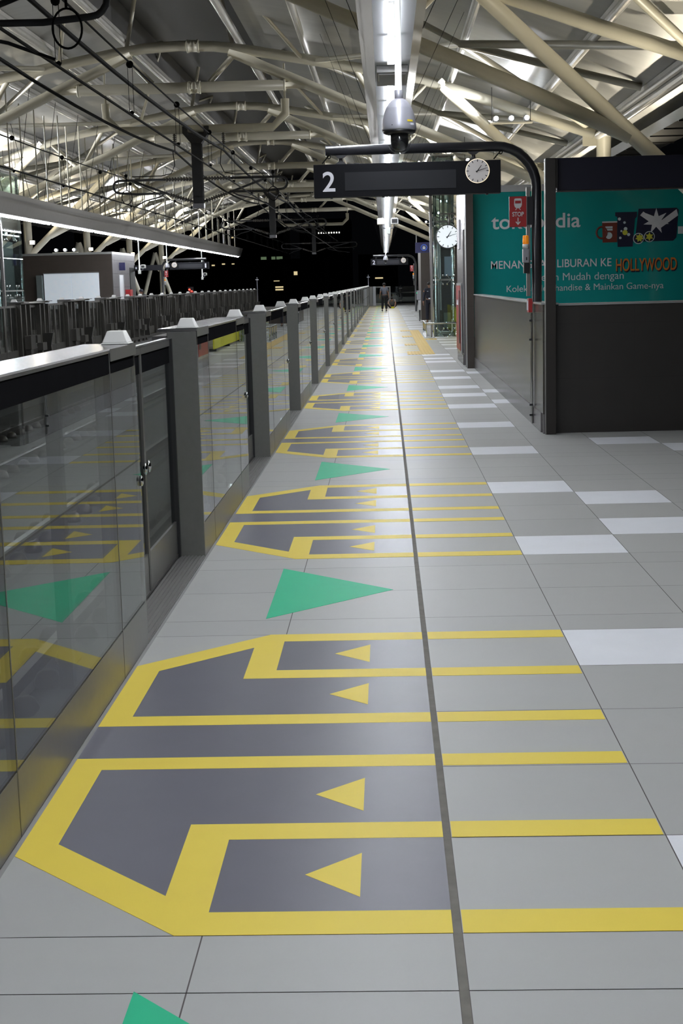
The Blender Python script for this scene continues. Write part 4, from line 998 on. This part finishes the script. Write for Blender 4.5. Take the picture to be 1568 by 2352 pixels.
# ------------------------------------------------------------------ people
def skinmesh(name, verts, edges, rad, m, parent, sub=2, root=0):
    o = Vector(ORG[parent.name])
    me = bpy.data.meshes.new(name); me.from_pydata([tuple(Vector(v)-o) for v in verts], edges, []); me.materials.append(MAT[m])
    ob = bpy.data.objects.new(name, me); COL.objects.link(ob); ob.parent = parent; ORG[ob.name] = tuple(o)
    sk = ob.modifiers.new('skin', 'SKIN')
    for i, r in enumerate(rad):
        sv = me.skin_vertices[0].data[i]; sv.radius = r if isinstance(r, tuple) else (r, r); sv.use_root = (i == root)
    sk.use_smooth_shade = True
    ss = ob.modifiers.new('sub', 'SUBSURF'); ss.levels = sub; ss.render_levels = sub
    return ob
def person(label, loc, face, top, bottom, pose='stand', cap=None, extra=None):
    """face: +1 looks along +y (away), -1 towards the camera"""
    t = thing('person', label, 'person', loc)
    f = face; L0 = Vector(loc)
    def w(x, y, z): return (L0.x+x*(-f), L0.y+y*f, L0.z+z)
    if pose == 'stand':
        J = dict(pel=(0,0,.93), spn=(0,.0,1.10), che=(0,0,1.28), nk=(0,.0,1.43), nk2=(0,.02,1.48), hd=(0,.035,1.56), ht=(0,.03,1.64),
                 sl=(-.17,0,1.38), el=(-.235,-.03,1.10), wl=(-.26,.06,.87), hl=(-.262,.08,.80),
                 sr=(.17,0,1.38), er=(.24,-.03,1.10), wr=(.275,.08,.88), hr=(.278,.10,.81),
                 pl=(-.09,0,.88), kl=(-.10,.03,.48), al=(-.105,-.02,.085), tl=(-.12,.13,.035), pr=(.09,0,.88), kr=(.115,.02,.48), ar=(.13,-.05,.085), tr=(.15,.10,.035))
    else:   # sitting on the floor, leaning forward over the knees
        J = dict(pel=(0,-.02,.13), spn=(0,.02,.30), che=(0,.14,.46), nk=(0,.24,.57), nk2=(0,.28,.60), hd=(0,.34,.64), ht=(0,.39,.69),
                 sl=(-.17,.16,.53), el=(-.24,.34,.36), wl=(-.16,.52,.22), hl=(-.13,.58,.19), sr=(.17,.16,.53), er=(.25,.32,.34), wr=(.20,.52,.16), hr=(.18,.58,.12),
                 pl=(-.09,.02,.12), kl=(-.26,.36,.24), al=(-.08,.52,.07), tl=(.03,.58,.05), pr=(.09,.02,.12), kr=(.28,.34,.22), ar=(.12,.50,.07), tr=(.02,.60,.05))
    names = list(J); V = [w(*J[n]) for n in names]; ix = {n: i for i, n in enumerate(names)}
    E = [(ix[a], ix[b]) for a, b in (('pel','spn'),('spn','che'),('che','nk'),('nk','nk2'),('nk2','hd'),('hd','ht'),('che','sl'),('sl','el'),('el','wl'),('wl','hl'),('che','sr'),('sr','er'),('er','wr'),('wr','hr'),('pel','pl'),('pl','kl'),('kl','al'),('al','tl'),('pel','pr'),('pr','kr'),('kr','ar'),('ar','tr'))]
    Rr = dict(pel=(.13,.10), spn=(.12,.09), che=(.14,.10), nk=.06, nk2=.055, hd=(.078,.092), ht=(.065,.075), sl=.055, el=.042, wl=.028, hl=(.036,.02), sr=.055, er=.042, wr=.028, hr=(.036,.02), pl=.085, kl=.058, al=.038, tl=.03, pr=.085, kr=.058, ar=.038, tr=.03)
    R_ = [Rr[n] for n in names]
    for h, wr_ in (('hl','wl'), ('hr','wr')):
        hv = Vector(J[h]); d = (hv-Vector(J[wr_])).normalized(); sgn = -1 if h == 'hl' else 1
        side = Vector((0, 1, 0)) if pose == 'stand' else Vector((1, 0, 0))
        for i, (o_, ln) in enumerate(((-.022, .055), (-.008, .066), (.007, .062), (.021, .048))):
            a = hv+side*o_+d*.012; b = a+d*ln*.55+Vector((-sgn*.006, 0, 0)); c = b+d*ln*.45+Vector((-sgn*.012, 0, 0))
            n = len(V); V += [w(*a), w(*b), w(*c)]; R_ += [.0095, .009, .0075]; E += [(ix[h], n), (n, n+1), (n+1, n+2)]
        a = Vector(J[wr_]).lerp(hv, .5)+side*.028; b = a+d*.045+side*.012; n = len(V); V += [w(*a), w(*b)]; R_ += [.011, .009]; E += [(ix[h], n), (n, n+1)]
    skinmesh('body', V, E, R_, 'skin', t, 2)
    def cloth(name, ns, es, rs, m):
        v = [w(*(J[n] if isinstance(n, str) else n)) for n in ns]; skinmesh(name, v, es, rs, m, t, 2)
    mid = lambda a, b, u: tuple(Vector(J[a]).lerp(Vector(J[b]), u))
    short = top == 'shirt_grey' or top == 'shirt_taupe'
    u = .75 if short else 1.0
    if short:
        cloth('shirt', ['pel','spn','che','nk','sl',mid('sl','el',.7),'sr',mid('sr','er',.7)], [(0,1),(1,2),(2,3),(2,4),(4,5),(2,6),(6,7)], [(.165,.125),(.16,.12),(.175,.125),.07,.075,.07,.075,.07], top)
    else:
        cloth('shirt', ['pel','spn','che','nk','sl','el',mid('el','wl',.92),'sr','er',mid('er','wr',.92)], [(0,1),(1,2),(2,3),(2,4),(4,5),(5,6),(2,7),(7,8),(8,9)], [(.165,.125),(.16,.12),(.175,.125),.075,.078,.062,.046,.078,.062,.046], top)
    cloth('trousers', ['pel','pl','kl',mid('kl','al',.9),'pr','kr',mid('kr','ar',.9)], [(0,1),(1,2),(2,3),(0,4),(4,5),(5,6)], [(.155,.12),.105,.08,.068,.105,.08,.068], bottom)
    for a, b in (('al','tl'), ('ar','tr')):
        A, B = Vector(J[a]), Vector(J[b]); heel = A+(A-B)*.25; heel.z = .04 if pose == 'stand' else heel.z
        cloth('shoe', [tuple(heel), tuple(A*.5+B*.5), tuple(B)], [(0,1),(1,2)], [(.045,.04),(.05,.038),(.045,.03)], 'shoe')
    hc = Vector(J['hd']); up = (Vector(J['ht'])-hc).normalized()
    m = MB(); c = w(*(hc+up*.045+Vector((0, -.012, 0)))); m.ball(c, .105, 10, (.92, 1.02, .86)); m.build('hair', cap or 'hair', t)
    if pose == 'stand':
        m = MB(); n0 = w(*(hc+Vector((0, .098, -.005)))); m.ball(n0, .016, 6, (.8, 1.2, 1.3)); 
        for s in (-1, 1): m.ball(w(*(hc+Vector((s*.082, 0, 0)))), .022, 6, (.5, .8, 1.2))
        m.build('nose_and_ears', 'skin', t)
        m = MB()
        for s in (-1, 1): m.ball(w(*(hc+Vector((s*.03, .088, .022)))), .010, 6)
        m.ball(w(*(hc+Vector((0, .09, -.04)))), .016, 6, (1.3, .4, .3)); m.build('eyes_and_mouth', 'hair', t)
    if extra: extra(t, w)
    return t
person('person standing on the platform in grey shirt and black trousers, seen from behind', (-.06, 86.3, 0), 1, 'shirt_grey', 'cloth_black')
def rag(t, w):
    m = MB(); c = w(.05, .62, .05); m.box(c[0]-.10, c[0]+.10, c[1]-.08, c[1]+.08, .002, .12); m.build('yellow_cloth', 'barrier_yellow', t)
person('person in a taupe shirt sitting on the floor beyond the standing person', (.42, 96.0, 0), -1, 'shirt_taupe', 'cloth_black', 'sit', None, rag)
def badge(t, w):
    m = MB(); c = w(.0, .125, 1.0); m.box(c[0]-.05, c[0]+.05, c[1]-.02, c[1]+.02, .98, 1.03); m.build('belt_buckle', 'letter_white', t)
    m = MB(); c = w(-.08, .13, 1.3); m.box(c[0]-.03, c[0]+.03, c[1]-.012, c[1]+.01, 1.29, 1.31); m.build('name_badge', 'letter_white', t)
    m = MB(); c = w(-.225, .02, 1.3); m.ball(c, .03, 6, (.5, 1, 1.3)); m.build('arm_patch', 'ad_orange', t)
person('person in a dark navy uniform standing half hidden behind the glass lift', (1.82, 59.6, 0), -1, 'cloth_navy', 'cloth_navy', 'stand', None, badge)
person('person in a dark navy jacket and cap behind the gates across the tracks', (-11.35, 67.0, 0), -1, 'cloth_navy', 'cloth_navy', 'stand', 'cloth_navy')
